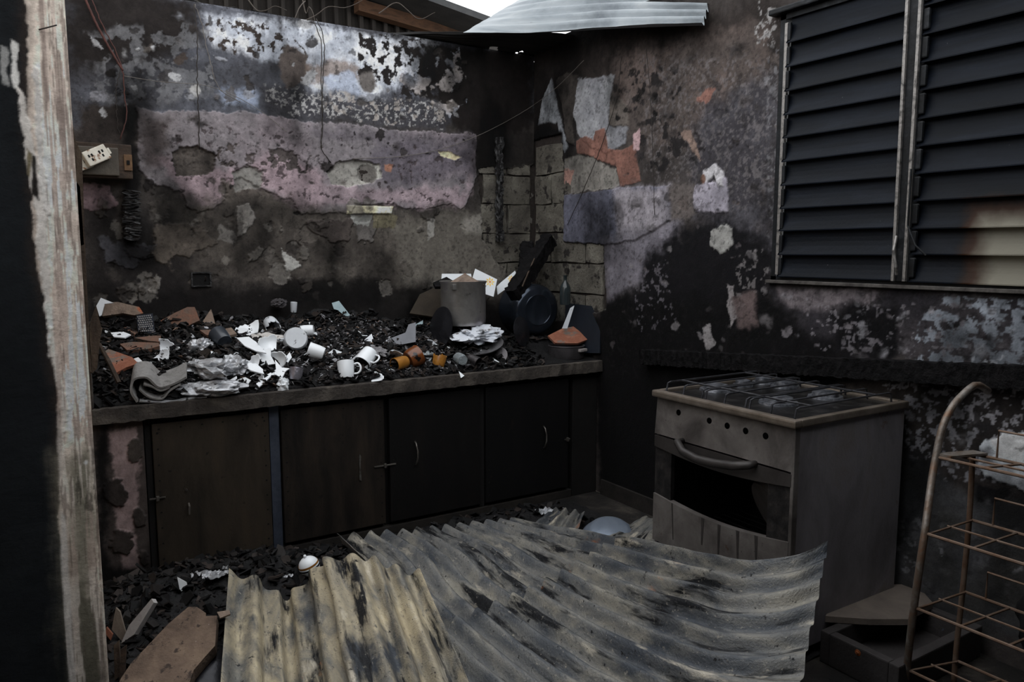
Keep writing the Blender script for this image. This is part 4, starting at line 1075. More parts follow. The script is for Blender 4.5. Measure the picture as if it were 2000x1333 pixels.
def outlet(px, py, ry, sz):
    c = bo(px, py, YO-.05); L_, H_, D_ = .115*sz, .07*sz, .045
    Mx = Matrix.Translation(Vector(c)) @ Matrix.Rotation(ry, 4, 'Y') @ Matrix.Rotation(.35, 4, 'Z')
    o = make('outlet', MB().box((-L_/2,-D_/2,-H_/2),(L_/2,D_/2,H_/2), .006).xform(Mx), M_plas, sk)
    hs = MB()
    for dx in (-.25, .22):
        for (ex, ez) in ((-.045,.12),(.045,.12),(0,-.16)):
            x = (dx+ex*1.5)*L_; z = ez*H_
            hs.box((x-.0045,-D_/2-.001,z-.007),(x+.0045,-D_/2+.004,z+.007))
    make('slots', hs.xform(Mx), M_cav, o)['kind'] = 'stuff'
    make('torn_clip', MB().box((L_/2-.002,-D_/2,-.02),(L_/2+.012,-D_/2+.02,.012), .003).xform(Mx), M_plas, o)
outlet(186,305,-.5,1.1); outlet(158,322,-.45,.85)

# hook in the doorway plaster, splintered frame strips behind it
hk = make('nail', MB().tube([hit(76,58,1,PY-.004), hit(92,54,1,PY-.02), hit(111,49,1,PY-.03)], .0022, 6), M_wire); origin_to(hk, hit(76,58,1,PY)); tag(hk, 'long rusty nail sticking out of the doorway plaster', 'nail')
M_strip = mat('splintered_frame_wood', [(40,33,28),(74,62,52),(104,90,76)], scale=8, stretch=(4,4,.5), bump=.5)
def strip(pts, d, label, m=M_strip):
    poly = [hit(px, py, 1, -1.84) for px, py in pts]
    o = make('frame_strip', MB().prism(poly, (0, .03, 0)), m); origin_to(o, poly[0]); return tag(o, label, 'wood strip')
strip([(128,215),(140,225),(147,275),(160,300),(166,470),(176,700),(196,1200),(200,1340),(180,1340),(140,600),(130,400)], 0, 'tall splintered door-frame strip behind the doorway plaster')
strip([(146,350),(156,365),(164,478),(158,480),(148,430)], 0, 'loose wood splinter hanging from the door-frame strip', mat('grey_splinter', [(96,86,78),(130,118,106)], scale=12, stretch=(4,4,.5)))
strip([(174,640),(188,600),(198,640),(190,720),(180,730)], 0, 'broken wood sliver beside the end of the worktop')

# ================================================================== HEAP OF DEBRIS ON THE WORKTOP
def heap(x, y):
    x = np.asarray(x, float); y = np.asarray(y, float)
    t = np.clip(-y/.80, 0, 1)
    topz = np.interp(x, [-2.95,-2.5,-1.9,-1.5,-1.2,-.9,-.6,-.3,0], [.32,.33,.30,.34,.26,.26,.22,.12,.05])
    fr_ = np.interp(x, [-2.95,-2.6,-2.0,-1.0,-.4,0], [.07,.10,.08,.05,.03,.01])
    h = topz*(1-t)**1.15 + fr_*(1-t**6)*(t**.5)
    n = fbm(x*7, y*7, 61, 5)-.5
    q_ = np.interp(x, [-.55,-.3,0], [1,.3,.1])
    h = h*np.interp(x, [-.4,-.25], [1,.7]) + q_*n*.09*np.clip(1-t**5, 0, 1) + (fbm(x*26, y*26, 67, 3)-.5)*.03*q_*(1-t**8)
    h = h + .125*np.exp(-((x+.78)/.17)**2-((y+.40)/.17)**2) + .09*np.exp(-((x+.22)/.16)**2-((y+.38)/.14)**2)
    return CTOP + np.clip(h, .002, None)
def on_heap(px, py):
    r = ray(px, py); best = None
    t = np.linspace(2.5, 7.5, 1500); P = CAM + t[:, None]*r
    inside = (P[:,1] > CFRONT-.01) & (P[:,1] < 0) & (P[:,2] < heap(P[:,0], P[:,1]))
    k = np.argmax(inside)
    if not inside[k]: 
        return hit(px, py, 1, -.06)
    return P[k]
def heapgrid():
    xs_ = np.linspace(-2.915, -.01, 330); ys_ = np.linspace(CFRONT+.015, -.004, 95)
    xx, yy = np.meshgrid(xs_, ys_, indexing='ij'); zz = heap(xx, yy)
    w = len(ys_); v = np.stack([xx, yy, zz], 2).reshape(-1, 3)
    fs = [(i*w+j, (i+1)*w+j, (i+1)*w+j+1, i*w+j+1) for i in range(len(xs_)-1) for j in range(w-1)]
    n0 = len(v); base = [(x, CFRONT+.015, CTOP) for x in xs_]
    v = np.vstack([v, base])
    fs += [(i*w, n0+i, n0+i+1, (i+1)*w) for i in range(len(xs_)-1)]
    return MB().add(v, fs)
M_ashbed = mat('char_and_ash', [(7,7,8),(13,12,13),(28,27,28),(86,82,83)], scale=22, rough=.7, bump=1.0, bscale=70, flecks=[((150,148,150), 45, .68)], contrast=(.3,.86))
hp_ = make('charred_heap', heapgrid(), M_ashbed, smooth=True); origin_to(hp_, (-1.5,-.4,CTOP)); tag(hp_, 'black charred debris heaped along the worktop', 'debris', None, 'stuff')

def chips(name, n, smp, cols, size, seed, label, flat=.35, rough=.85):
    rnd = random.Random(seed); V = []; F = []; C = []
    for _ in range(n):
        p = smp(rnd)
        if p is None: continue
        s = size[0] + (size[1]-size[0])*rnd.random()**2.2
        e = Euler((rnd.uniform(-.9,.9), rnd.uniform(-.9,.9), rnd.uniform(0,6.3))).to_matrix()
        k = rnd.choice((4,5,5,6)); b = len(V)
        lx = rnd.uniform(.5, 1.6)
        pts = [(math.cos(2*math.pi*i/k + rnd.uniform(-.3,.3))*s*lx, math.sin(2*math.pi*i/k)*s*rnd.uniform(.5,1.1), 0) for i in range(k)]
        th = s*flat*rnd.uniform(.4,1.2)
        for z in (-th/2, th/2):
            for q in pts:
                w = e @ Vector((q[0], q[1], z + rnd.uniform(-.2,.2)*th)); V.append((p[0]+w.x, p[1]+w.y, p[2]+w.z+s*.25))
        F += [tuple(b+i for i in range(k))[::-1], tuple(b+k+i for i in range(k))] + [(b+i, b+(i+1)%k, b+k+(i+1)%k, b+k+i) for i in range(k)]
        c = lin(rnd.choice(cols))*rnd.uniform(.7,1.25)
        C += [(*c, 1)]*(2*k)
    me = bpy.data.meshes.new(name); me.from_pydata(V, [], F)
    a = me.color_attributes.new('Col', 'FLOAT_COLOR', 'POINT'); a.data.foreach_set('color', np.array(C, np.float32).ravel())
    me.materials.append(M_chip)
    o = bpy.data.objects.new(name, me); COL.objects.link(o)
    return tag(o, label, 'debris', None, 'stuff')
M_chip = painted('debris_chips', rough=.62, spec=.16, fine=.4, bump=.3, flk=False)
DARK = [(8,8,9),(13,13,14),(18,17,18),(11,11,12),(32,29,28),(16,15,15),(46,40,37)]
def smp_heap(r):
    x = r.uniform(-2.9,-.06); y = CFRONT + .02 + .74*r.random()**1.2
    if x > -.42 and y < -.46: return None
    return (x, y, float(heap(x, y)))
chips('char_chips', 9000, smp_heap, DARK, (.005,.034), 1, 'countless black char chips over the worktop heap')
def smp_ash(r):
    x = r.choice((r.gauss(-1.9,.3), r.gauss(-1.35,.3), r.gauss(-2.3,.3), r.uniform(-2.8,-.6))); y = r.uniform(CFRONT+.02, -.12)
    if not -2.85 < x < -.2: return None
    return (x, y, float(heap(x, y))+.006)
chips('ash_flakes', 2400, smp_ash, [(150,150,154),(120,118,120),(176,178,182),(96,92,92),(132,112,98),(60,58,60),(72,70,72)], (.004,.017), 2, 'pale ash flakes and splinters scattered on the worktop heap', flat=.2)

def smp_grey(r):
    x = r.gauss(-1.42, .27); y = r.uniform(CFRONT+.03, -.2)
    if not -2.1 < x < -.75: return None
    return (x, y, float(heap(x, y))+.004)
chips('grey_ash_chips', 2600, smp_grey, [(50,48,49),(66,64,66),(84,82,84),(38,36,37),(104,102,104)], (.004,.016), 3, 'grey ash crumbs mixed into the middle of the worktop heap', flat=.3)

# ---- building blocks for crockery and shards
M_cer = mat('white_glazed_ceramic', [(226,230,234),(238,241,244)], scale=5, rough=.22, bump=0, spec=.5, flecks=[((120,112,104), 26, .70)])
M_cerd = mat('smoked_white_ceramic', [(196,200,206),(224,228,232)], scale=6, rough=.3, bump=0, spec=.5, flecks=[((60,56,54), 18, .60), ((24,22,22), 9, .66)])
M_amb = mat('amber_glazed_ceramic', [(122,78,30),(156,106,44),(88,50,22)], scale=10, rough=.25, bump=0, spec=.5, flecks=[((30,22,18), 20, .64)])
M_glz = mat('brown_glazed_ceramic', [(84,44,20),(112,62,28),(40,24,16)], scale=9, rough=.25, bump=0, spec=.5, flecks=[((16,14,14), 14, .58)])
M_dkc = mat('smoked_blue_ceramic', [(30,34,40),(50,56,64),(20,21,24)], scale=9, rough=.3, bump=0, spec=.5)
M_terr = mat('broken_terracotta', [(122,84,68),(104,80,68),(92,82,75)], scale=18, rough=.9, bump=.5, flecks=[((92,86,80), 8, .56), ((60,54,50), 30, .62)])
M_terr2 = mat('mortared_tile', [(104,90,80),(128,112,100),(90,78,70)], scale=16, rough=.95, bump=.6, flecks=[((160,96,70), 7, .62), ((60,54,50), 28, .64)])
M_orange = mat('orange_terracotta', [(140,92,72),(128,80,62),(152,106,86)], scale=14, rough=.9, bump=.4, flecks=[((112,100,92), 9, .58)])
M_glass = mat('clear_broken_glass', [(215,225,228),(228,236,240)], scale=4, rough=.06, bump=0, spec=.5, trans=.8)
M_alum = mat('bright_aluminium', [(150,152,156),(178,180,184)], scale=10, rough=.32, metal=.85, bump=.08, flecks=[((80,76,74), 12, .66)])
M_melt = mat('melted_aluminium', [(150,150,154),(196,198,202),(110,108,108)], scale=16, rough=.4, metal=.55, bump=.5, bscale=80, flecks=[((50,48,48), 26, .62)])
M_grey = mat('grey_burnt_matting', [(104,102,100),(132,130,128),(84,82,80)], scale=14, rough=.9, bump=.5, bscale=140)

def mug_parts(r, h, w=.004, n=36, taper=1.0, jag=0, seed=0, spout=False):
    prof = [(.001,0),(r*.82*taper,0),(r*.86*taper,.004),(r*.95,h*.35),(r,h*.95),(r,h),(r-w,h),(r-w-.001,h*.9),(r*.93-w,h*.35),(r*.8*taper-w,w+.002),(.001,w+.002)]
    mb = MB().lathe(prof, n, jag=jag, seed=seed)
    if spout:
        mb.v = [(x + (max(0, x/r-.55)*r*1.3 if z > h*.6 and abs(y) < r*.55 else 0), y*(1-.5*max(0, x/r-.55)), z + (.008*max(0, x/r-.55) if z > h*.6 else 0)) for x, y, z in mb.v]
    return mb
def handle(r, h, s=1.0, th=.0055, side=1):
    pts = [(r*.95*side, 0, h*.80), ((r+.022*s)*side, 0, h*.82), ((r+.034*s)*side, 0, h*.62), ((r+.032*s)*side, 0, h*.40), ((r+.016*s)*side, 0, h*.24), (r*.93*side, 0, h*.24)]
    c = curve(pts); return MB().tube([tuple(c(np.array(t))) for t in np.linspace(0,1,16)], th, 8)
def toward(px, py, axis_px, depth):
    """rotation whose local z axis, seen in the photo, points along axis_px with the given share towards the viewer"""
    ax = RT*axis_px[0] - UP*axis_px[1]
    ax = ax/(np.linalg.norm(ax)+1e-9)*math.sqrt(max(0,1-depth*depth)) - FW*depth
    return Vector(ax).normalized()
def basis(zax, xhint):
    z = Vector(zax).normalized(); x = Vector(xhint); x = (x - z*x.dot(z)).normalized(); y = z.cross(x)
    return Matrix((x, y, z)).transposed().to_4x4()
def put_mug(name, label, cat, px, py, r, h, zdir, hdir, matl, lift=.0, hs=1.0, handle_on=True, spout=False, jag=0, seed=0, group=None, taper=1.0, hmat=None, inner=None):
    p = on_heap(px, py); z = toward(px, py, zdir[:2], zdir[2]); x = RT*hdir[0] - UP*hdir[1]
    Mx = Matrix.Translation(Vector(p) + Vector((0,0,lift)) - z*(h*.5)) @ basis(z, x)
    t = thing(name, label, cat, p, group=group); t.matrix_basis = Mx
    make('bowl' if not handle_on else 'cup_body', mug_parts(r, h, jag=jag, seed=seed, spout=spout, taper=taper), matl, t, smooth=True, local=True, angle=50)
    if handle_on:
        make('handle', handle(r, h, hs, side=-1 if spout else 1), hmat or matl, t, smooth=True, local=True)
    return t
put_mug('sugar_bowl', 'round white sugar bowl lying with its sooty base to the viewer', 'bowl', 578, 684, .068, .085, (-.2,.1,-.93), (-1,.1), M_cerd, lift=.06, hs=.7)
put_mug('mug', 'white mug lying on its side next to the round sugar bowl', 'mug', 618, 700, .042, .085, (-.9,-.3,.15), (.55,.9), M_cer, lift=.035)
put_mug('mug', 'white mug standing upside down at the worktop edge with its handle right', 'mug', 676, 734, .045, .095, (-.12,-.95,-.25), (1,.15), M_cer, lift=.03)
put_mug('milk_jug', 'white milk jug tipped over with its spout at the worktop edge', 'jug', 716, 716, .05, .095, (-.35,.62,.62), (-.9,.3), M_cer, lift=.05, spout=True)
put_mug('mug', 'broken white mug lying high on the heap, its mouth open', 'mug', 531, 642, .042, .085, (.5,.5,.65), (-.9,-.2), M_cerd, lift=.02, handle_on=False, jag=.35, seed=4)
put_mug('mug', 'small chipped white mug behind the sugar bowl', 'mug', 600, 652, .036, .075, (-.95,.1,.1), (0,-1), M_cer, lift=.015, handle_on=False, jag=.3, seed=8)
put_mug('mug', 'amber glazed mug lying in front of a brown bowl', 'mug', 782, 722, .040, .085, (-.45,.15,.72), (-.6,.5), M_amb, lift=.035, hs=.6)
put_mug('bowl', 'dark brown glazed bowl at the worktop edge beside the amber mug', 'bowl', 808, 714, .062, .075, (.55,-.3,-.5), (0,-1), M_glz, lift=.045, handle_on=False)
put_mug('mug', 'broken orange and white mug right of the brown bowl', 'mug', 858, 714, .040, .075, (.15,-.9,-.25), (1,.2), M_amb, lift=.03, handle_on=False, jag=.3, seed=11)
put_mug('mug', 'smoke-blue mug tipped over among the grey melted metal', 'mug', 432, 675, .048, .09, (-.5,-.4,-.55), (0,1), M_dkc, lift=.04, handle_on=False)
put_mug('tumbler', 'stubby iridescent tumbler at the worktop edge beside the broken bowl', 'tumbler', 578, 740, .036, .065, (.1,-.9,-.2), (1,0), mat('iridescent_metal', [(120,112,116),(160,158,168),(90,84,80)], scale=9, rough=.25, metal=.7), lift=.025, handle_on=False)
put_mug('glass_jar', 'clear glass jar lying with its base towards the viewer', 'jar', 900, 714, .036, .075, (-.3,-.1,-.9), (1,0), M_glass, lift=.035, handle_on=False)
put_mug('tin_cup', 'dark tin cup lying beside the clear glass jar', 'cup', 926, 714, .032, .07, (.7,.35,.5), (0,1), mat('dark_tin', [(46,44,46),(84,80,80)], scale=14, rough=.4, metal=.6), lift=.03, handle_on=False)
put_mug('jar', 'white jar neck standing up at the back of the heap', 'jar', 574, 610, .02, .06, (.1,-.95,.2), (1,0), M_cerd, lift=.03, handle_on=False)

def slab_px(name, pts, label, cat, m, n, thick=.012, anchor=None, lift=0.0, group=None, plane=None, bev=False):
    """flat broken piece: outline measured in the photo on a tilted plane through its resting point"""
    n = np.array(n, float); n /= np.linalg.norm(n)
    a = anchor or (sum(p[0] for p in pts)/len(pts), max(p[1] for p in pts)-3)
    p0 = (on_heap(*a) if plane is None else np.array(plane)) + np.array([0,0,lift])
    poly = [hitp(px, py, p0, n) for px, py in pts]
    o = make(name, MB().prism(poly, -n*thick), m)
    lo = min(poly, key=lambda q: q[2]); origin_to(o, lo)
    return tag(o, label, cat, group)
NV = (-.35, -.75, .55)      # leaning back against the heap, facing the viewer
NF = (-.1, -.35, .93)       # lying almost flat
NW = (-.3, -.95, .1)
slab_px('tile_shard', [(203,592),(230,590),(272,600),(280,612),(262,616),(240,612),(200,618),(196,604)], 'large mortar-caked tile shard at the back of the heap by the doorway', 'tile shard', M_terr2, NV, .02, lift=.01)
slab_px('plate_shard', [(188,598),(197,582),(222,592),(204,594),(198,616),(194,618)], 'pale blue plate shard behind the mortar-caked tile by the doorway', 'plate shard', M_cerd, NV, .006, anchor=(200,612), lift=.02)
slab_px('tile_shard', [(313,627),(340,612),(366,600),(380,600),(390,626),(360,640),(330,640)], 'pointed terracotta shard leaning up behind the metal grater', 'tile shard', M_terr, NV, .02, lift=.01)
slab_px('tile_shard', [(396,628),(412,604),(420,632),(408,640)], 'narrow triangular brown tile shard in the middle of the heap', 'tile shard', M_terr2, NV, .016, lift=.01)
slab_px('tile_shard', [(234,672),(258,668),(310,670),(312,676),(290,682),(248,684)], 'flat mottled terracotta shard in front of the metal grater', 'tile shard', M_terr, NF, .02, lift=.03)
slab_px('tile_shard', [(262,660),(300,656),(314,656),(312,668),(290,666)], 'small upper terracotta shard stacked on the mottled one', 'tile shard', M_terr, NF, .018, lift=.045)
slab_px('tile_shard', [(202,688),(212,682),(258,698),(270,710),(246,718),(228,728),(218,712)], 'bright orange terracotta shard propped near the doorway end', 'tile shard', M_orange, (-.3,-.5,.8), .016, lift=.035)
slab_px('tile_shard', [(390,645),(420,644),(436,652),(420,658),(402,654)], 'small pinkish tile shard behind the smoke-blue mug', 'tile shard', M_terr, NF, .016, lift=.03)
slab_px('tile_shard', [(432,644),(452,640),(462,652),(440,658)], 'small brown tile shard right behind the smoke-blue mug', 'tile shard', M_terr2, NF, .014, lift=.03)
slab_px('tile_shard', [(238,640),(262,636),(276,648),(262,656),(240,650)], 'crumbled reddish tile bit left of the metal grater', 'tile shard', M_terr, NF, .02, lift=.02)
slab_px('plate_shard', [(216,650),(240,648),(256,654),(244,660),(222,658)], 'thin white plate shard lying left below the metal grater', 'plate shard', M_cer, NF, .006, lift=.03)
slab_px('plate_shard', [(258,702),(270,698),(278,706),(270,714),(262,712)], 'oval white crockery bit beside the orange shard', 'plate shard', M_cer, NV, .006, lift=.03)
# grater
g0 = on_heap(283, 652)
gp = [hitp(px, py, g0, np.array(NV)/np.linalg.norm(NV)) for px, py in ((266,616),(298,612),(303,652),(270,654))]
gt = thing('grater', 'black perforated metal grater standing in the heap', 'grater', g0)
nn_ = np.cross(gp[1]-gp[0], gp[3]-gp[0]); nn_ /= np.linalg.norm(nn_); nn_ = nn_ if np.dot(nn_, FW) < 0 else -nn_
make('plate', MB().prism(gp, -nn_*.003).prism([gp[0], gp[3], gp[3]-nn_*.04, gp[0]-nn_*.04], (gp[1]-gp[0])*.03), mat('blackened_steel', [(30,34,42),(48,54,64)], scale=10, rough=.4, metal=.5), gt)
hb = MB()
for i in range(7):
    for j in range(8):
        u_, v_ = (i+.8+(.4 if j % 2 else 0))/8, (j+1)/9.5
        c = gp[0]*(1-u_)*(1-v_)+gp[1]*u_*(1-v_)+gp[2]*u_*v_+gp[3]*(1-u_)*v_
        e1_ = (gp[1]-gp[0]); e1_ = e1_/np.linalg.norm(e1_)*.0038; e2_ = (gp[3]-gp[0]); e2_ = e2_/np.linalg.norm(e2_)*.0038
        hb.prism([c-e1_-e2_, c+e1_-e2_, c+e1_*.6+e2_, c-e1_*.6+e2_], nn_*.0025)
make('teeth', hb, M_alum, gt)['kind'] = 'stuff'

# curved crockery shards: pieces of a bowl wall
def bowl_shard(px, py, R, h, a, zdir, label, lift=.02, group=None, matl=None, seed=0, rx=0):
    p = on_heap(px, py)
    prof = [(R*.35, 0), (R*.7, h*.25), (R*.92, h*.6), (R, h), (R-.004, h), (R*.92-.004, h*.6), (R*.7-.003, h*.25+.004), (R*.35, .005)]
    mb = MB().lathe(prof, 10, -a/2, a/2, closed_prof=True, jag=.35, seed=seed)
    c = Vector((R*.75, 0, h*.5)); mb.v = [tuple(Vector(q)-c) for q in mb.v]
    z = toward(px, py, zdir[:2], zdir[2])
    o = make('crockery_shard', mb, matl or M_cer, smooth=True, angle=40)
    o.matrix_basis = Matrix.Translation(Vector(p)+Vector((0,0,lift))) @ basis(z, Vector((math.cos(rx), math.sin(rx), .3)))
    return tag(o, label, 'crockery', group)
bowl_shard(520, 688, .10, .07, 1.7, (.2,-.8,.4), 'large upright shard of a white bowl left of the sugar bowl', .05, seed=1, rx=2.2)
bowl_shard(548, 714, .10, .06, 1.5, (-.3,-.6,.7), 'star-shaped white bowl shard below the sugar bowl', .04, seed=2, rx=.4)
bowl_shard(492, 720, .10, .06, 1.2, (-.5,-.7,.4), 'white bowl shard leaning left of the star-shaped shard', .03, seed=3, rx=1.2)
bowl_shard(505, 744, .08, .05, 1.1, (.5,-.5,.6), 'small curved white shard at the worktop edge left of the tumbler', .015, seed=5, rx=-.4)
bowl_shard(485, 652, .12, .06, 1.3, (-.2,-.9,.3), 'white bowl shard high on the heap left of the broken mug', .03, seed=6, rx=1.8)
bowl_shard(735, 738, .10, .035, 1.5, (.1,-.9,.35), 'white saucer shard lying under the milk jug', .01, seed=7, rx=.2)
bowl_shard(770, 706, .10, .05, 1.6, (-.5,.6,.4), 'grey plate shard curving behind the amber mug', .04, matl=M_cerd, seed=9, rx=2.4)
bowl_shard(835, 706, .07, .07, 1.1, (0,-1,.1), 'milky glass shard standing between brown bowl and orange mug', .03, matl=M_glass, seed=10, rx=1.0)
bowl_shard(332, 690, .09, .06, 1.6, (.4,-.7,.5), 'black and white bowl shard right of the orange terracotta', .03, matl=M_cerd, seed=12, rx=.8)
bowl_shard(312, 706, .07, .05, 1.8, (-.4,-.8,.4), 'round white cup shard with a sooty hole near the orange terracotta', .02, matl=M_cerd, seed=13, rx=2.0)
slab_px('plate_shard', [(462,660),(486,658),(500,668),(520,690),(500,686),(478,676)], 'long flat white plate shard in the middle of the heap', 'plate shard', M_cer, NF, .006, lift=.045)
slab_px('plate_shard', [(472,712),(500,710),(514,722),(512,730),(490,724)], 'flat white plate shard above the worktop edge', 'plate shard', M_cer, NF, .006, lift=.04)
slab_px('plate_shard', [(500,750),(524,734),(532,732),(518,746),(506,756)], 'narrow white plate sliver at the worktop edge', 'plate shard', M_cer, NF, .006, lift=.03)
slab_px('plate_shard', [(640,690),(652,682),(668,688),(660,696)], 'small grey-white plate shard above the upside-down mug', 'plate shard', M_cerd, NV, .006, lift=.03)
slab_px('plate_shard', [(712,664),(726,652),(732,672),(716,676)], 'bluish pointed shard above the milk jug', 'plate shard', M_cerd, NV, .006, lift=.03)
slab_px('glass_shard', [(735,668),(760,662),(792,650),(798,634),(812,630),(812,668),(770,676)], 'large grey smoke-filmed glass sheet shard behind the milk jug', 'glass shard', mat('smoked_grey_glass', [(70,72,80),(96,98,106)], scale=6, rough=.2, bump=0, spec=.5), (-.4,-.7,.6), .005, lift=.02)
slab_px('card_scrap', [(648,592),(662,588),(684,616),(676,620),(660,606),(652,604)], 'torn pale teal card at the back of the heap', 'card', mat('teal_card', [(130,150,156),(160,176,180)], scale=9, flecks=[((40,38,40), 12, .6)]), NV, .004, lift=.04)
slab_px('card_scrap', [(808,636),(826,626),(826,640),(812,642)], 'pale teal paper scrap left of the tall pot', 'card', MATS['teal_card'], NV, .004, lift=.04)

for pts_, lab_, n_, li_ in (
  ([(502,681),(514,683),(529,680),(529,695),(538,711),(523,713),(511,706),(502,690)], 'tall white wall of a broken bowl standing left of the sugar bowl', NV, .03),
  ([(520,733),(539,722),(537,703),(550,718),(566,720),(558,725),(551,738),(539,733),(528,738)], 'white star-pointed shard of bowl under the sugar bowl', (-.35,-.6,.7), .03),
  ([(474,712),(490,709),(512,722),(516,731),(498,724),(478,719)], 'slim white boat-shaped plate shard above the worktop edge', (-.2,-.5,.8), .055),
  ([(464,742),(479,737),(490,743),(484,751),(466,749)], 'little white cup base near the worktop edge', NV, .02),
  ([(429,724),(437,727),(443,746),(462,735),(463,739),(446,755),(438,750)], 'white hook-shaped shard right of the melted aluminium', NV, .03),
  ([(556,700),(566,688),(570,698),(560,712)], 'narrow white shard touching the sugar bowl', NV, .03),
  ([(460,642),(478,640),(490,646),(474,656),(462,652)], 'white plate rim left of the dirty bag', NV, .03)):
    slab_px('plate_shard', pts_, lab_, 'plate shard', M_cer, n_, .006, lift=li_)
# small shards nobody could tell apart
rs = random.Random(44)
for k in range(46):
    px = rs.choice((rs.gauss(540,50), rs.gauss(700,60), rs.gauss(460,40), rs.gauss(900,40))); py = rs.uniform(650, 742)
    if not 400 < px < 980: continue
    p = on_heap(px, py); s = rs.uniform(.012,.03); kk = rs.choice((3,4,5))
    mb = MB().prism([(math.cos(2*math.pi*i/kk+rs.uniform(-.4,.4))*s*rs.uniform(.6,1.3), math.sin(2*math.pi*i/kk)*s*rs.uniform(.5,1.1), 0) for i in range(kk)], (0,0,.004))
    o = make('crockery_chip', mb, M_cer if rs.random() < .7 else M_cerd)
    o.location = (p[0], p[1], p[2]+.012); o.rotation_euler = (rs.uniform(-.9,.9), rs.uniform(-.9,.9), rs.uniform(0,6))
    tag(o, 'tiny white crockery chip scattered among the charred heap', 'crockery', 'tiny white crockery chips')

# melted metal lumps and crumpled foil
def blob(name, px, py, sx, sy, sz, label, m, seed, rough_=.45, lift=0, cat='metal lump', sub=4, fq=3.0):
    p = on_heap(px, py)
    bm = bmesh.new(); bmesh.ops.create_icosphere(bm, subdivisions=sub, radius=1)
    co = np.array([v.co[:] for v in bm.verts])
    d = 1 + rough_*((fbm(co[:,0]*fq+seed, co[:,1]*fq+co[:,2]*2.3, seed, 4)-.5)*2 + .5*(np.abs(fbm(co[:,2]*fq*2+seed, co[:,0]*fq*2-co[:,1]*3, seed+7, 3)-.5)*-2+.3))
    for v, k in zip(bm.verts, d):
        v.co = Vector((v.co.x*sx*k, v.co.y*sy*k, v.co.z*sz*k))
    o = make(name, MB().from_bm(bm), m, smooth=True, angle=45); o.location = Vector(p) + Vector((0,0,lift)); o.rotation_euler = (0,0,seed)
    return tag(o, label, cat)
blob('melted_lump', 420, 762, .14, .08, .035, 'bright melted aluminium puddle hanging at the worktop edge', M_melt, 3, .6, .01)
blob('melted_lump', 400, 720, .16, .09, .05, 'pale crumpled melted metal behind the bright aluminium puddle', M_melt, 5, .7, .0)
blob('melted_lump', 392, 680, .07, .05, .045, 'white ash-crusted metal lump left of the smoke-blue mug', M_melt, 7, .6)
blob('melted_lump', 455, 716, .08, .06, .05, 'grey ash-crusted lump between the matting and bowl shards', M_melt, 8, .6)
blob('melted_lump', 725, 690, .07, .05, .035, 'fibrous grey ash lump above the milk jug', mat('fibrous_ash', [(80,78,78),(130,128,130),(60,58,58)], scale=22, bump=.8), 9, .7)
blob('melted_lump', 553, 752, .03, .03, .045, 'white melted drip over the worktop edge below the bowl shards', M_cer, 12, .5, -.01)
blob('burnt_lump', 545, 600, .05, .04, .028, 'grey burnt bread-like lump at the back of the heap', mat('burnt_crust', [(40,38,40),(84,80,82)], scale=20, bump=.8), 14, .5, .02, 'burnt lump')
blob('plastic_bag', 520, 664, .12, .07, .035, 'dirty white crumpled bag beneath the broken mug', mat('dirty_bag', [(176,172,168),(206,202,198)], scale=9, rough=.6, flecks=[((110,104,98),14,.6)]), 15, .5, .0, 'bag')
blob('crusted_cloth', 930, 662, .145, .11, .05, 'white ash-crusted cloth draped in front of the tall pot', mat('crusted_cloth', [(190,194,202),(214,218,224)], scale=9, rough=.6, bump=.4, flecks=[((20,19,20), 7, .56), ((110,106,104), 20, .6)]), 16, .75, .02, 'cloth')
# layered grey matting at the doorway end
def ribbon(name, pts, depth, th, label, m):
    c = curve(pts); P = [c(np.array(t)) for t in np.linspace(0,1,36)]; d = np.array(depth, float)
    V = []; F = []
    for i, p in enumerate(P):
        t = P[min(i+1,35)]-P[max(i-1,0)]; n = np.cross(t, d); n /= np.linalg.norm(n)+1e-9
        V += [p+n*th/2, p-n*th/2, p-n*th/2+d, p+n*th/2+d]
    for i in range(35):
        for k in range(4):
            F.append((i*4+k, i*4+(k+1)%4, (i+1)*4+(k+1)%4, (i+1)*4+k))
    F += [(0,1,2,3), tuple(35*4+k for k in range(4))[::-1]]
    o = make(name, MB().add(V, F), m, smooth=True, angle=40); origin_to(o, min(P, key=lambda q: q[2])); return tag(o, label, 'matting')
yE = CFRONT-.01
E_ = lambda px, py: hit(px, py, 1, yE)
dp = (.03, .16, .05)
ribbon('folded_mat', [E_(268,786), E_(256,764), E_(262,742), E_(284,738), E_(312,758), E_(336,752), E_(364,738)], dp, .010, 'grey folded burnt mat, outermost curl at the worktop edge', M_grey)
ribbon('folded_mat', [E_(272,762), E_(290,776), E_(316,780), E_(332,764), E_(352,752)], dp, .007, 'grey burnt mat layer folded inside the outermost curl', M_grey)
ribbon('folded_mat', [E_(280,752), E_(298,757), E_(312,764), E_(332,758)], dp, .007, 'small grey mat fold at the heart of the curl', M_grey)
ribbon('folded_mat', [E_(272,785), E_(300,786), E_(340,788), E_(372,780), E_(404,776)], dp, .006, 'pale-edged bottom layer of the folded burnt mats', M_melt)
# sticks at the doorway end
def stick(a, b, r, label, m, name='charred_stick'):
    o = make(name, MB().tube([a, (np.array(a)+np.array(b))/2+[0,0,.004], b], [r, r*.95, r*.7], 6), m); origin_to(o, a if a[2] < b[2] else b); return tag(o, label, 'stick')
stick(hit(174,728,1,-.82), hit(196,640,1,-.74), .013, 'pale-topped wooden stick leaning at the doorway end of the worktop', M_strip)
stick(hit(232,748,1,-.76), hit(194,672,1,-.66), .011, 'brown wooden stick leaning over the orange terracotta shard', M_wood)

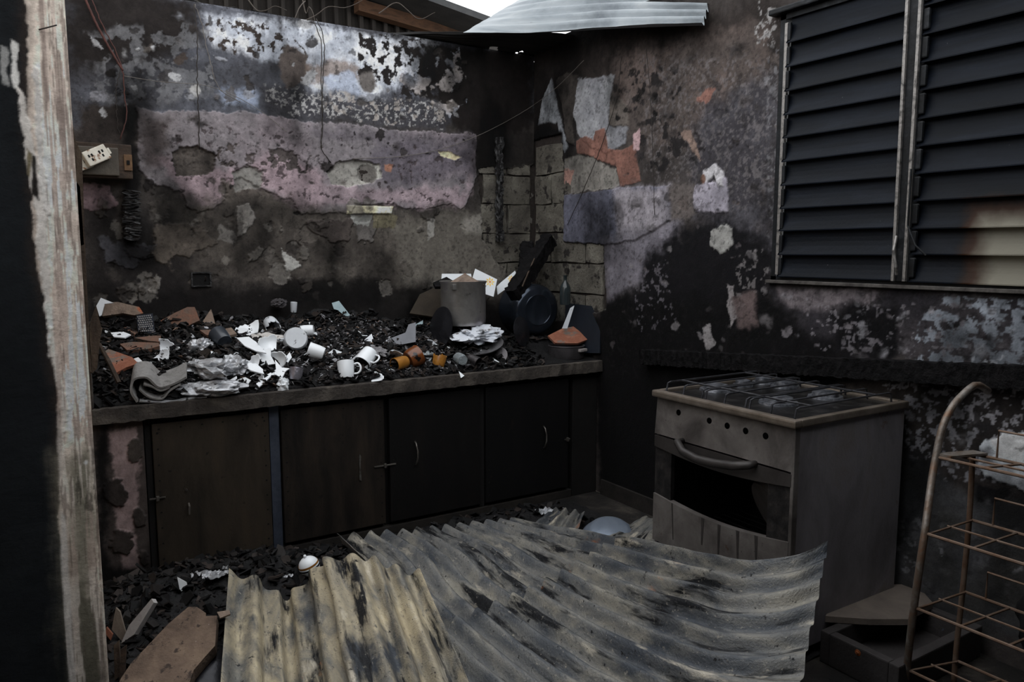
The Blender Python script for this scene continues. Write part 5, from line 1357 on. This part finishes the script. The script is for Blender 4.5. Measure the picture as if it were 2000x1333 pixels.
# ---- pots in the corner
# tall aluminium pot
pc = hit(905, 634, 1, -.42); R0 = .143; HP = .275
pot = thing('stock_pot', 'tall dented aluminium pot standing upright on the heap', 'pot', pc)
prof = [(.001,0),(R0*.93,0),(R0*.98,.012),(R0,.04),(R0*.99,HP-.02),(R0*1.05,HP-.005),(R0*1.05,HP),(R0*.98,HP-.004),(R0*.96,.03),(.001,.01)]
mb = MB().lathe(prof, 48)
M_pot = mat('smoked_aluminium_pot', [(120,117,114),(158,155,152),(132,126,134)], scale=5, rough=.3, metal=.65, bump=.06, flecks=[((84,80,80), 10, .64)])
make('pot_body', mb, M_pot, pot, smooth=True, local=True, angle=45)
make('lug', MB().box((-.012,-.012,HP-.05),(.012,.012,HP-.015), .004).xform(Matrix.Translation((-R0*.80,-R0*.66,0))), M_pot, pot, local=True)
make('lug', MB().box((-.012,-.012,HP-.05),(.012,.012,HP-.015), .004).xform(Matrix.Translation((R0*1.02,.02,0))), M_pot, pot, local=True)
pr = pc + np.array([0,0,HP+.004])
slab_px('tile_shard', [(878,552),(908,534),(946,556),(912,562)], 'brown triangular tile shard lying across the mouth of the tall pot', 'tile shard', M_terr2, (-.2,-.6,.75), .014, plane=pr+[0,-.05,.015])
M_flow = mat('white_wall_tile', [(206,210,214),(226,229,232)], scale=3, rough=.3, bump=0, flecks=[((130,120,112), 30, .68)])
M_yel = mat('yellow_flower_print', [(228,184,60),(240,206,96)], scale=20, rough=.4, bump=0)
def flower_tile(pts, c_px, s, label, depth):
    n = np.array((-.35,-.85,.4)); n /= np.linalg.norm(n); p0 = hit(*c_px, 1, depth)
    t = slab_px('patterned_tile', pts, label, 'tile', M_flow, n, .008, plane=p0)
    if s:
        c = hitp(*c_px, p0, n); e1 = np.cross(n, [0,0,1.0]); e1 /= np.linalg.norm(e1); e2 = np.cross(n, e1); fm = MB()
        for k in range(8):
            w = 2*math.pi*k/8; d = e1*math.cos(w)+e2*math.sin(w); q = -e1*math.sin(w)+e2*math.cos(w)
            fm.prism([c+d*s*.25, c+d*s*.6+q*s*.17, c+d*s, c+d*s*.6-q*s*.17], n*.0009)
        f = make('flower_print', fm, M_yel, t)
        f.matrix_parent_inverse = t.matrix_basis.inverted()
        f2 = MB(); f2.prism([c+(e1*math.cos(2*math.pi*k/8)+e2*math.sin(2*math.pi*k/8))*s*.22 for k in range(8)], n*.0012)
        fc = make('flower_centre', f2, mat('orange_print', [(214,130,30),(224,140,40)], scale=20, rough=.4, bump=0), t); fc.matrix_parent_inverse = t.matrix_basis.inverted()
flower_tile([(928,525),(971,546),(964,580),(945,574),(950,558),(922,546)], (957,551), .034, 'white tile with a yellow flower standing behind the tall pot', -.24)
flower_tile([(970,560),(978,552),(1006,529),(1013,545),(1000,556),(972,576)], (999,545), .028, 'cut white tile with a yellow flower leaning by the charred timbers', -.22)
flower_tile([(863,535),(920,535),(922,548),(880,556),(862,546)], (890,545), 0, 'plain white tile lying behind the tall pot', -.2)
slab_px('char_slab', [(846,552),(872,541),(884,548),(880,560),(850,560)], 'black charred slab behind the rim of the tall pot', 'charred slab', M_char, (-.2,-.5,.8), .02, plane=hit(865,552,1,-.27))
slab_px('char_slab', [(820,575),(862,556),(870,600),(866,622),(800,612)], 'dark brown charred board slanting left of the tall pot', 'charred board', mat('brown_char_board', [(34,28,22),(52,44,34)], scale=10, bump=.5), (-.1,-.7,.7), .015, plane=hit(840,590,1,-.12))
# charred timbers in the corner
charred_beam('charred_timber', hit(1000,578,1,-.42), hit(1074,466,0,-.06), .10, .09, 'thick charred timber leaning into the room corner', 'timber', 12, rag=.004, seg=26)
charred_beam('charred_timber', hit(1022,560,1,-.30), hit(1030,476,1,-.09), .09, .05, 'shorter charred timber leaning behind the thick one', 'timber', 13, rag=.006, seg=20)
stick(hit(1020,560,1,-.46), hit(1044,505,1,-.40), .006, 'thin curved pale strip against the thick charred timber', M_strip, 'wood_strip')
# big dark pot on its side
bc = hit(1052, 606, 1, -.46); RB = .175; HB = .21
zb = toward(1052, 606, (.28,.05), .86)
big = thing('cooking_pot', 'big blue-black cooking pot lying on its side with its base to the viewer', 'pot', bc)
big.matrix_basis = Matrix.Translation(Vector(bc)) @ basis(-zb, (1,0,.2))
prof = [(.001,.006),(RB*.55,.006),(RB*.58,.002),(RB*.62,.006),(RB*.80,.0),(RB*.93,.015),(RB,.05),(RB*1.01,HB*.9),(RB*1.06,HB),(RB*1.0,HB-.003),(RB*.96,.05),(.001,.02)]
M_bpot = mat('blue_black_pot', [(36,40,46),(54,60,70),(40,44,50)], scale=5, rough=.17, metal=.7, bump=.05, spec=.5)
make('pot_body', MB().lathe(prof, 56), M_bpot, big, smooth=True, local=True, angle=60)
make('lug', MB().tube([(RB*1.0,-.05,HB*.75),(RB*1.18,-.04,HB*.72),(RB*1.18,.04,HB*.72),(RB*1.0,.05,HB*.75)], .007, 8), M_bpot, big, smooth=True, local=True)
# lids and dishes standing or lying in the heap
def disc(name, px, py, R, zdir, label, m, depth=.01, lift=0, cat='lid', y=None, prof=None):
    p = hit(px, py, 1, y) if y is not None else on_heap(px, py)
    z = toward(px, py, zdir[:2], zdir[2])
    pr_ = prof or [(.001,depth),(R*.5,depth*.9),(R*.88,depth*.35),(R*.97,0),(R,.001),(R,.005),(R*.96,.005),(R*.5,depth*.9+.004),(.001,depth+.004)]
    o = make(name, MB().lathe(pr_, 44), m, smooth=True, angle=45)
    o.matrix_basis = Matrix.Translation(Vector(p)+Vector((0,0,lift))) @ basis(z, (1,0,.1)); return tag(o, label, cat)
M_blkm = mat('black_pan_metal', [(26,26,29),(52,52,56)], scale=9, rough=.25, metal=.4, bump=.1)
disc('pan_lid', 862, 640, .13, (-.7,-.1,.6), 'thin-rimmed dark lid standing on edge left of the tall pot', M_blkm, .02, 0, y=-.45)
disc('pan_lid', 1018, 648, .10, (.75,-.1,.5), 'black lid standing on edge in front of the blue-black pot', M_blkm, .02, 0, y=-.52)
disc('serving_dish', 938, 684, .145, (-.1,-.85,.40), 'large shallow metal dish half buried before the tall pot', mat('smoked_dish', [(70,68,70),(110,108,110),(150,152,156)], scale=8, rough=.35, metal=.5), -.03, .03, 'dish', y=-.60)
disc('slotted_disc', 975, 694, .052, (-.1,-.3,.93), 'small grey slotted disc lying in the shallow metal dish', mat('grey_disc', [(84,80,82),(112,108,110)], scale=14, rough=.4, metal=.4), .006, .0, 'disc', y=-.68)
# casserole with tile on top
cc_ = hit(1106, 704, 1, -.645); cc_[2] = CTOP+.004
cas = thing('saucepan', 'low grey saucepan at the corner end of the worktop', 'saucepan', cc_)
RC = .115; prof = [(.001,0),(RC*.92,0),(RC,.012),(RC*1.02,.085),(RC*1.06,.088),(RC*1.02,.092),(RC*.97,.085),(RC*.93,.02),(.001,.008)]
make('pan_body', MB().lathe(prof, 40), mat('grey_saucepan', [(60,58,60),(88,84,86)], scale=8, rough=.4, metal=.4), cas, smooth=True, local=True, angle=45)
make('lug', MB().box((-.035,-.014,.055),(.035,.014,.075), .006).xform(Matrix.Translation((.045,-RC*1.0,0)) @ Matrix.Rotation(.25, 4, 'Z')), mat('pale_lug', [(120,114,112),(150,144,142)], scale=12), cas, local=True)
slab_px('tile_shard', [(1070,656),(1098,642),(1120,638),(1151,662),(1128,671),(1084,670)], 'salmon terracotta tile lying across the low saucepan', 'tile shard', M_orange, (-.2,-.55,.8), .014, plane=cc_+[0,-.02,.105])
slab_px('comb_strip', [(1114,602),(1122,597),(1108,642),(1098,642)], 'white serrated strip standing between pot and dark panel', 'strip', M_cerd, NW, .004, plane=hit(1110,620,1,-.62))
slab_px('leaning_board', [(1104,592),(1173,600),(1171,690),(1120,690),(1104,660)], 'dark smooth panel leaning in the corner behind the saucepan', 'panel', mat('dark_panel_board', [(20,24,30),(34,38,46)], scale=5, rough=.4, bump=.05), (-.96,-.22,.16), .012, plane=hit(1140,690,0,-.05))
# bottle standing in the corner
bt = hit(1104, 560, 1, -.56)
bo_ = make('glass_bottle', MB().lathe([(.001,0),(.034,0),(.036,.01),(.036,.11),(.026,.135),(.012,.155),(.012,.185),(.014,.187),(.014,.195),(.009,.195),(.009,.155),(.03,.10),(.03,.006),(.001,.006)], 24), mat('dusty_bottle_glass', [(44,52,54),(66,74,76)], scale=8, rough=.15, bump=0, spec=.5, trans=.4), smooth=True, angle=50)
bo_.location = Vector(bt) - Vector((0,0,.12)); tag(bo_, 'dusty glass bottle standing in the corner behind the blue-black pot', 'bottle')
# spoons
def spoon(a, b, label, w=.022):
    a = np.array(a); b = np.array(b); d = b-a; L = np.linalg.norm(d); t = thing('spoon', label, 'spoon', a)
    z = Vector((0,-.35,.93)); t.matrix_basis = Matrix.Translation(Vector(a)) @ basis(z, Vector(d/L))
    make('stem', MB().box((0,-.004,-.0015),(L*.7,.004,.0015), .001), M_alum, t, local=True)
    bm = MB().lathe([(.001,-.006),(.6,-.004),(1,.002),(.97,.0035),(.6,-.002),(.001,-.004)], 20)
    bm.v = [(L*.82 + x*L*.19, y*w, z_) for x, y, z_ in bm.v]
    make('spoon_bowl', bm, M_alum, t, smooth=True, local=True)
spoon(hit(945,720,1,-.79), hit(1006,704,1,-.74), 'aluminium spoon lying on the worktop edge right of the tin cup')
spoon(hit(958,716,1,-.72), hit(1030,708,1,-.76), 'second aluminium spoon nearer the corner on the worktop edge', .026)

# ================================================================== ON THE FLOOR
def fheap(x, y):
    x = np.asarray(x, float); y = np.asarray(y, float)
    a = .16*np.exp(-((x+2.45)/.55)**2 - ((y+1.15)/.35)**2) + .12*np.exp(-((x+2.85)/.25)**2 - ((y+1.7)/.7)**2) + .05*np.exp(-((x+.9)/.6)**2-((y+1.0)/.2)**2)
    return np.clip(a*(.65+.7*fbm(x*8, y*8, 71, 4)) + .02*fbm(x*14, y*14, 73, 3) - .004, .001, None)
xs_ = np.linspace(-2.98,-.3,220); ys_ = np.linspace(-2.9,-.81,170)
xx, yy = np.meshgrid(xs_, ys_, indexing='ij'); vv_ = np.stack([xx, yy, fheap(xx, yy)], 2).reshape(-1,3); w_ = len(ys_)
fh = make('floor_debris', MB().add(vv_, [(i*w_+j,(i+1)*w_+j,(i+1)*w_+j+1,i*w_+j+1) for i in range(len(xs_)-1) for j in range(w_-1)]), M_ashbed, smooth=True)
origin_to(fh, (-1.6,-1.8,0)); tag(fh, 'black charred debris covering the floor before the cupboards', 'debris', None, 'stuff')
def smp_floor(r):
    x = r.uniform(-2.96,-1.4) if r.random() < .8 else r.uniform(-1.4,-.4); y = r.uniform(-2.2,-.84)
    return (x, y, float(fheap(x, y)))
chips('floor_char_chips', 5500, smp_floor, DARK, (.005,.036), 5, 'countless black char chips on the floor before the cupboards')
def F_(px, py, z=None):
    p = hit(px, py, 2, .05)
    for _ in range(6):
        p = hit(px, py, 2, (float(fheap(p[0], p[1])) if z is None else z))
    return p
slab_px('rubble_slab', [(236,1326),(256,1296),(330,1218),(368,1186),(384,1186),(402,1198),(402,1204),(424,1203),(420,1262),(400,1284),(378,1310),(366,1345),(228,1345)], 'large flat brown stone slab on the floor left of the zinc sheet', 'slab', mat('brown_stone', [(66,54,46),(98,82,70),(118,100,84)], scale=9, rough=.9, bump=.8, detail=10.0, flecks=[((56,46,40), 22, .58), ((170,160,150), 60, .69)]), (-.15,-.3,.94), .045, plane=F_(330,1240,.24))
slab_px('tile_shard', [(236,1258),(252,1222),(296,1170),(300,1178),(262,1240)], 'grey-faced red tile shard on edge in the floor debris', 'tile shard', mat('grey_face_tile', [(150,146,144),(170,166,164)], scale=9), (-.75,-.45,.45), .02, plane=F_(250,1240,.16))
slab_px('plate_shard', [(346,1128),(364,1138),(366,1146),(352,1158)], 'white triangular shard standing below the brown cupboard door', 'plate shard', M_cer, (-.3,-.9,.25), .006, plane=F_(354,1156))
slab_px('tile_chip', [(424,1196),(448,1192),(450,1200),(430,1208)], 'brown tile chip lying on the left edge of the zinc sheet', 'tile shard', M_terr2, (-.1,-.5,.85), .008, plane=Z(437,1200,.285))
slab_px('wood_splinter', [(218,1230),(226,1188),(234,1196),(246,1240),(240,1256)], 'pale split wood splinter standing near the doorway post', 'splinter', MATS['grey_splinter'], (-.3,-.9,.2), .014, plane=F_(232,1256,.12))
slab_px('tile_splinter', [(204,1236),(208,1226),(220,1240),(216,1252)], 'small orange tile splinter by the doorway post', 'splinter', M_orange, (-.3,-.9,.2), .012, plane=F_(212,1252,.14))
slab_px('wood_splinter', [(222,1262),(232,1252),(236,1320),(224,1330)], 'grey wood splinter at the foot of the doorway post', 'splinter', M_strip, (-.3,-.9,.2), .014, plane=F_(230,1330,.12))
slab_px('wood_splinter', [(236,1270),(246,1262),(242,1345),(232,1345)], 'greenish wood splinter beside the brown stone slab', 'splinter', M_wood, (-.3,-.9,.2), .014, plane=F_(240,1340,.12))
disc('dark_basin', 405, 1330, .16, (.1,-.9,.4), 'black rounded basin half hidden under the zinc sheet edge', M_blkm, .07, 0, 'basin', y=-1.95)
# striped cup fallen on the floor
bp_ = F_(602,1126); bp_ = bp_ + np.array([0,-.02,.055])
ball = thing('striped_cup', 'round white cup with gold and dark bands fallen below the cupboards', 'cup', bp_)
ball.matrix_basis = Matrix.Translation(Vector(bp_)) @ basis(toward(600,1110,(-.3,-.9),.25), (1,0,0))
rb_ = .048
make('cup_body', MB().lathe([(.001,rb_)]+[(rb_*math.cos(a), rb_*math.sin(a)) for a in np.linspace(1.5,-1.2,18)]+[(rb_*.3,-rb_*.95),(.001,-rb_*.95)], 32), M_cer, ball, smooth=True, local=True)
for z_, m_, hh in ((.012, M_amb, .005), (-.002, M_blkm, .004)):
    r_ = math.sqrt(rb_**2-z_**2)+.0008
    make('band', MB().lathe([(r_,z_-hh),(r_+.0006,z_),(r_,z_+hh)], 32), m_, ball, smooth=True, local=True)
make('knob', MB().lathe([(.001,.012),(.006,.010),(.008,.0),(.004,-.006)], 12).xform(Matrix.Translation((0,0,rb_+.002))), M_cer, ball, smooth=True, local=True)
# foil scraps
def foil(px, py, s, label, seed, z=.06):
    p = F_(px, py); n = 14; g = np.linspace(-1,1,n); a, b = np.meshgrid(g, g, indexing='ij')
    zz = .9*(np.abs(fbm(a*2.5+seed, b*2.5, seed, 3)-.5)*2) + .25*fbm(a*6, b*6+seed, seed+3, 2)
    V = np.stack([p[0]+a*s+.3*s*fbm(a*3,b*3,seed+9,2), p[1]+b*s*.6, p[2]+zz*s*.9], 2).reshape(-1,3)
    up_v = V + [0,0,.0015]; N = n*n; fs = []
    for i in range(n-1):
        for j in range(n-1):
            q = (i*n+j,(i+1)*n+j,(i+1)*n+j+1,i*n+j+1); fs += [q, tuple(k+N for k in q[::-1])]
    o = make('foil_scrap', MB().add(np.vstack([up_v, V]), fs), M_melt); origin_to(o, p); return tag(o, label, 'foil')
foil(418,1128,.055,'crumpled foil scrap below the brown cupboard door',3); foil(552,1132,.04,'crumpled pale scrap left of the striped cup',5)
foil(1062,1004,.05,'crumpled foil scrap on the floor before the corner cupboard',8); foil(385,1126,.03,'tiny foil scrap right of the white triangular shard',11)
# aluminium lid on the floor
lp = F_(1190,1028,.075)
R_l = .155
ld = disc('basin', 1190, 1028, R_l, (-.05,-.9,.42), 'round bluish aluminium basin upturned on the floor by the corner', mat('blue_white_aluminium', [(116,126,140),(146,156,170)], scale=5, rough=.35, metal=.5, bump=.05, flecks=[((90,84,82), 9, .68)]), .06, 0, 'basin',
     prof=[(.001,.062),(R_l*.6,.060),(R_l*.72,.052),(R_l*.95,.012),(R_l,.004),(R_l,0),(R_l*.93,.008),(R_l*.7,.046),(.001,.056)])
ld.location = Vector(lp) - Vector((0,0,.06)); 
# slab and crate between stove and rack
M_dust = mat('dusty_slab', [(92,84,78),(116,106,98)], scale=7, rough=.95, bump=.3)
sp0 = np.array([-.3,-2.95,.165])
cr = thing('cement_trough', 'dark cement trough standing on the floor right of the stove', 'trough', (-.3,-3.05,0))
x0_, x1_, y0_, y1_ = -.60, -.03, -3.24, -2.92
make('trough_body', MB().box((x0_,y0_,0),(x1_,y0_+.04,.13),.006).box((x0_,y1_-.04,0),(x1_,y1_,.13),.006).box((x0_,y0_+.04,0),(x0_+.04,y1_-.04,.13),.006).box((x1_-.04,y0_+.04,0),(x1_,y1_-.04,.13),.006).box((x0_+.04,y0_+.04,0),(x1_-.04,y1_-.04,.03)), mat('sooty_trough', [(46,43,42),(64,60,60)], scale=6, rough=.8, flecks=[((84,100,124), 5, .67)]), cr)
rv = hit(1677,1249,0,x0_)
make('rust_stain_bolt', MB().lathe([(.001,.006),(.004,.006),(.006,.003),(.012,.001),(.012,0)], 14).xform(Matrix.Translation((x0_, float(rv[1]), min(.11,max(.03,float(rv[2]))))) @ Matrix.Rotation(-math.pi/2,4,'Y')), mat('rust', [(150,84,40),(110,58,30)], scale=20), cr)
slab_px('cement_slab', [(1612,1204),(1648,1150),(1700,1128),(1722,1142),(1762,1142),(1806,1160),(1822,1178),(1790,1194),(1780,1210),(1700,1210)], 'dusty broken cement slab covering the trough beside the stove', 'slab', M_dust, (0,0,1), .025, plane=(-.3,-2.95,.158))
# dark sack behind the rack
def sack():
    bm = bmesh.new(); bmesh.ops.create_icosphere(bm, subdivisions=4, radius=1)
    co = np.array([v.co[:] for v in bm.verts])
    d = 1+.35*(fbm(co[:,0]*3, co[:,1]*3+co[:,2]*2, 5, 4)-.5)*2
    for v, k in zip(bm.verts, d): v.co = Vector((v.co.x*.05*k, v.co.y*.26*k, max(v.co.z*.28*k, -.24)))
    o = make('sack', MB().from_bm(bm), mat('black_sack', [(22,21,22),(36,34,35)], scale=8, rough=.7, bump=.3), smooth=True)
    o.location = (-.035-.03,-3.66,.24); return tag(o, 'slumped black sack on the floor beyond the wire rack', 'sack')
sack()
# dry twigs over the back wall
rt = random.Random(9); M_twig = mat('dry_twig', [(78,70,63),(56,50,45)], scale=20)
def twig(a, b, label, sag_=.1):
    a = hit(*a, 1, .5); b = hit(*b, 1, .35); mid = (a+b)/2 + [0,0,sag_]
    o = make('dry_twig', MB().tube(dense([a, a*.65+b*.35+[0,0,rt.uniform(-.06,.08)], mid, a*.3+b*.7+[0,0,rt.uniform(-.05,.05)], b], 24), [.004-.0025*i/23 for i in range(24)], 6), M_twig); origin_to(o, a); tag(o, label, 'twig')
twig((560,52),(720,-6),'long dry twig slanting up over the middle of the back wall',.03)
twig((590,-4),(616,44),'dry twig drooping onto the back wall above the paired wires',.02)
twig((480,-6),(560,20),'thin dry twig above the left half of the back wall',-.04)
twig((740,26),(850,24),'dry twig lying before the brown shed beam',.02)
twig((596,2),(572,44),'short forked twig beside the drooping one',.02)
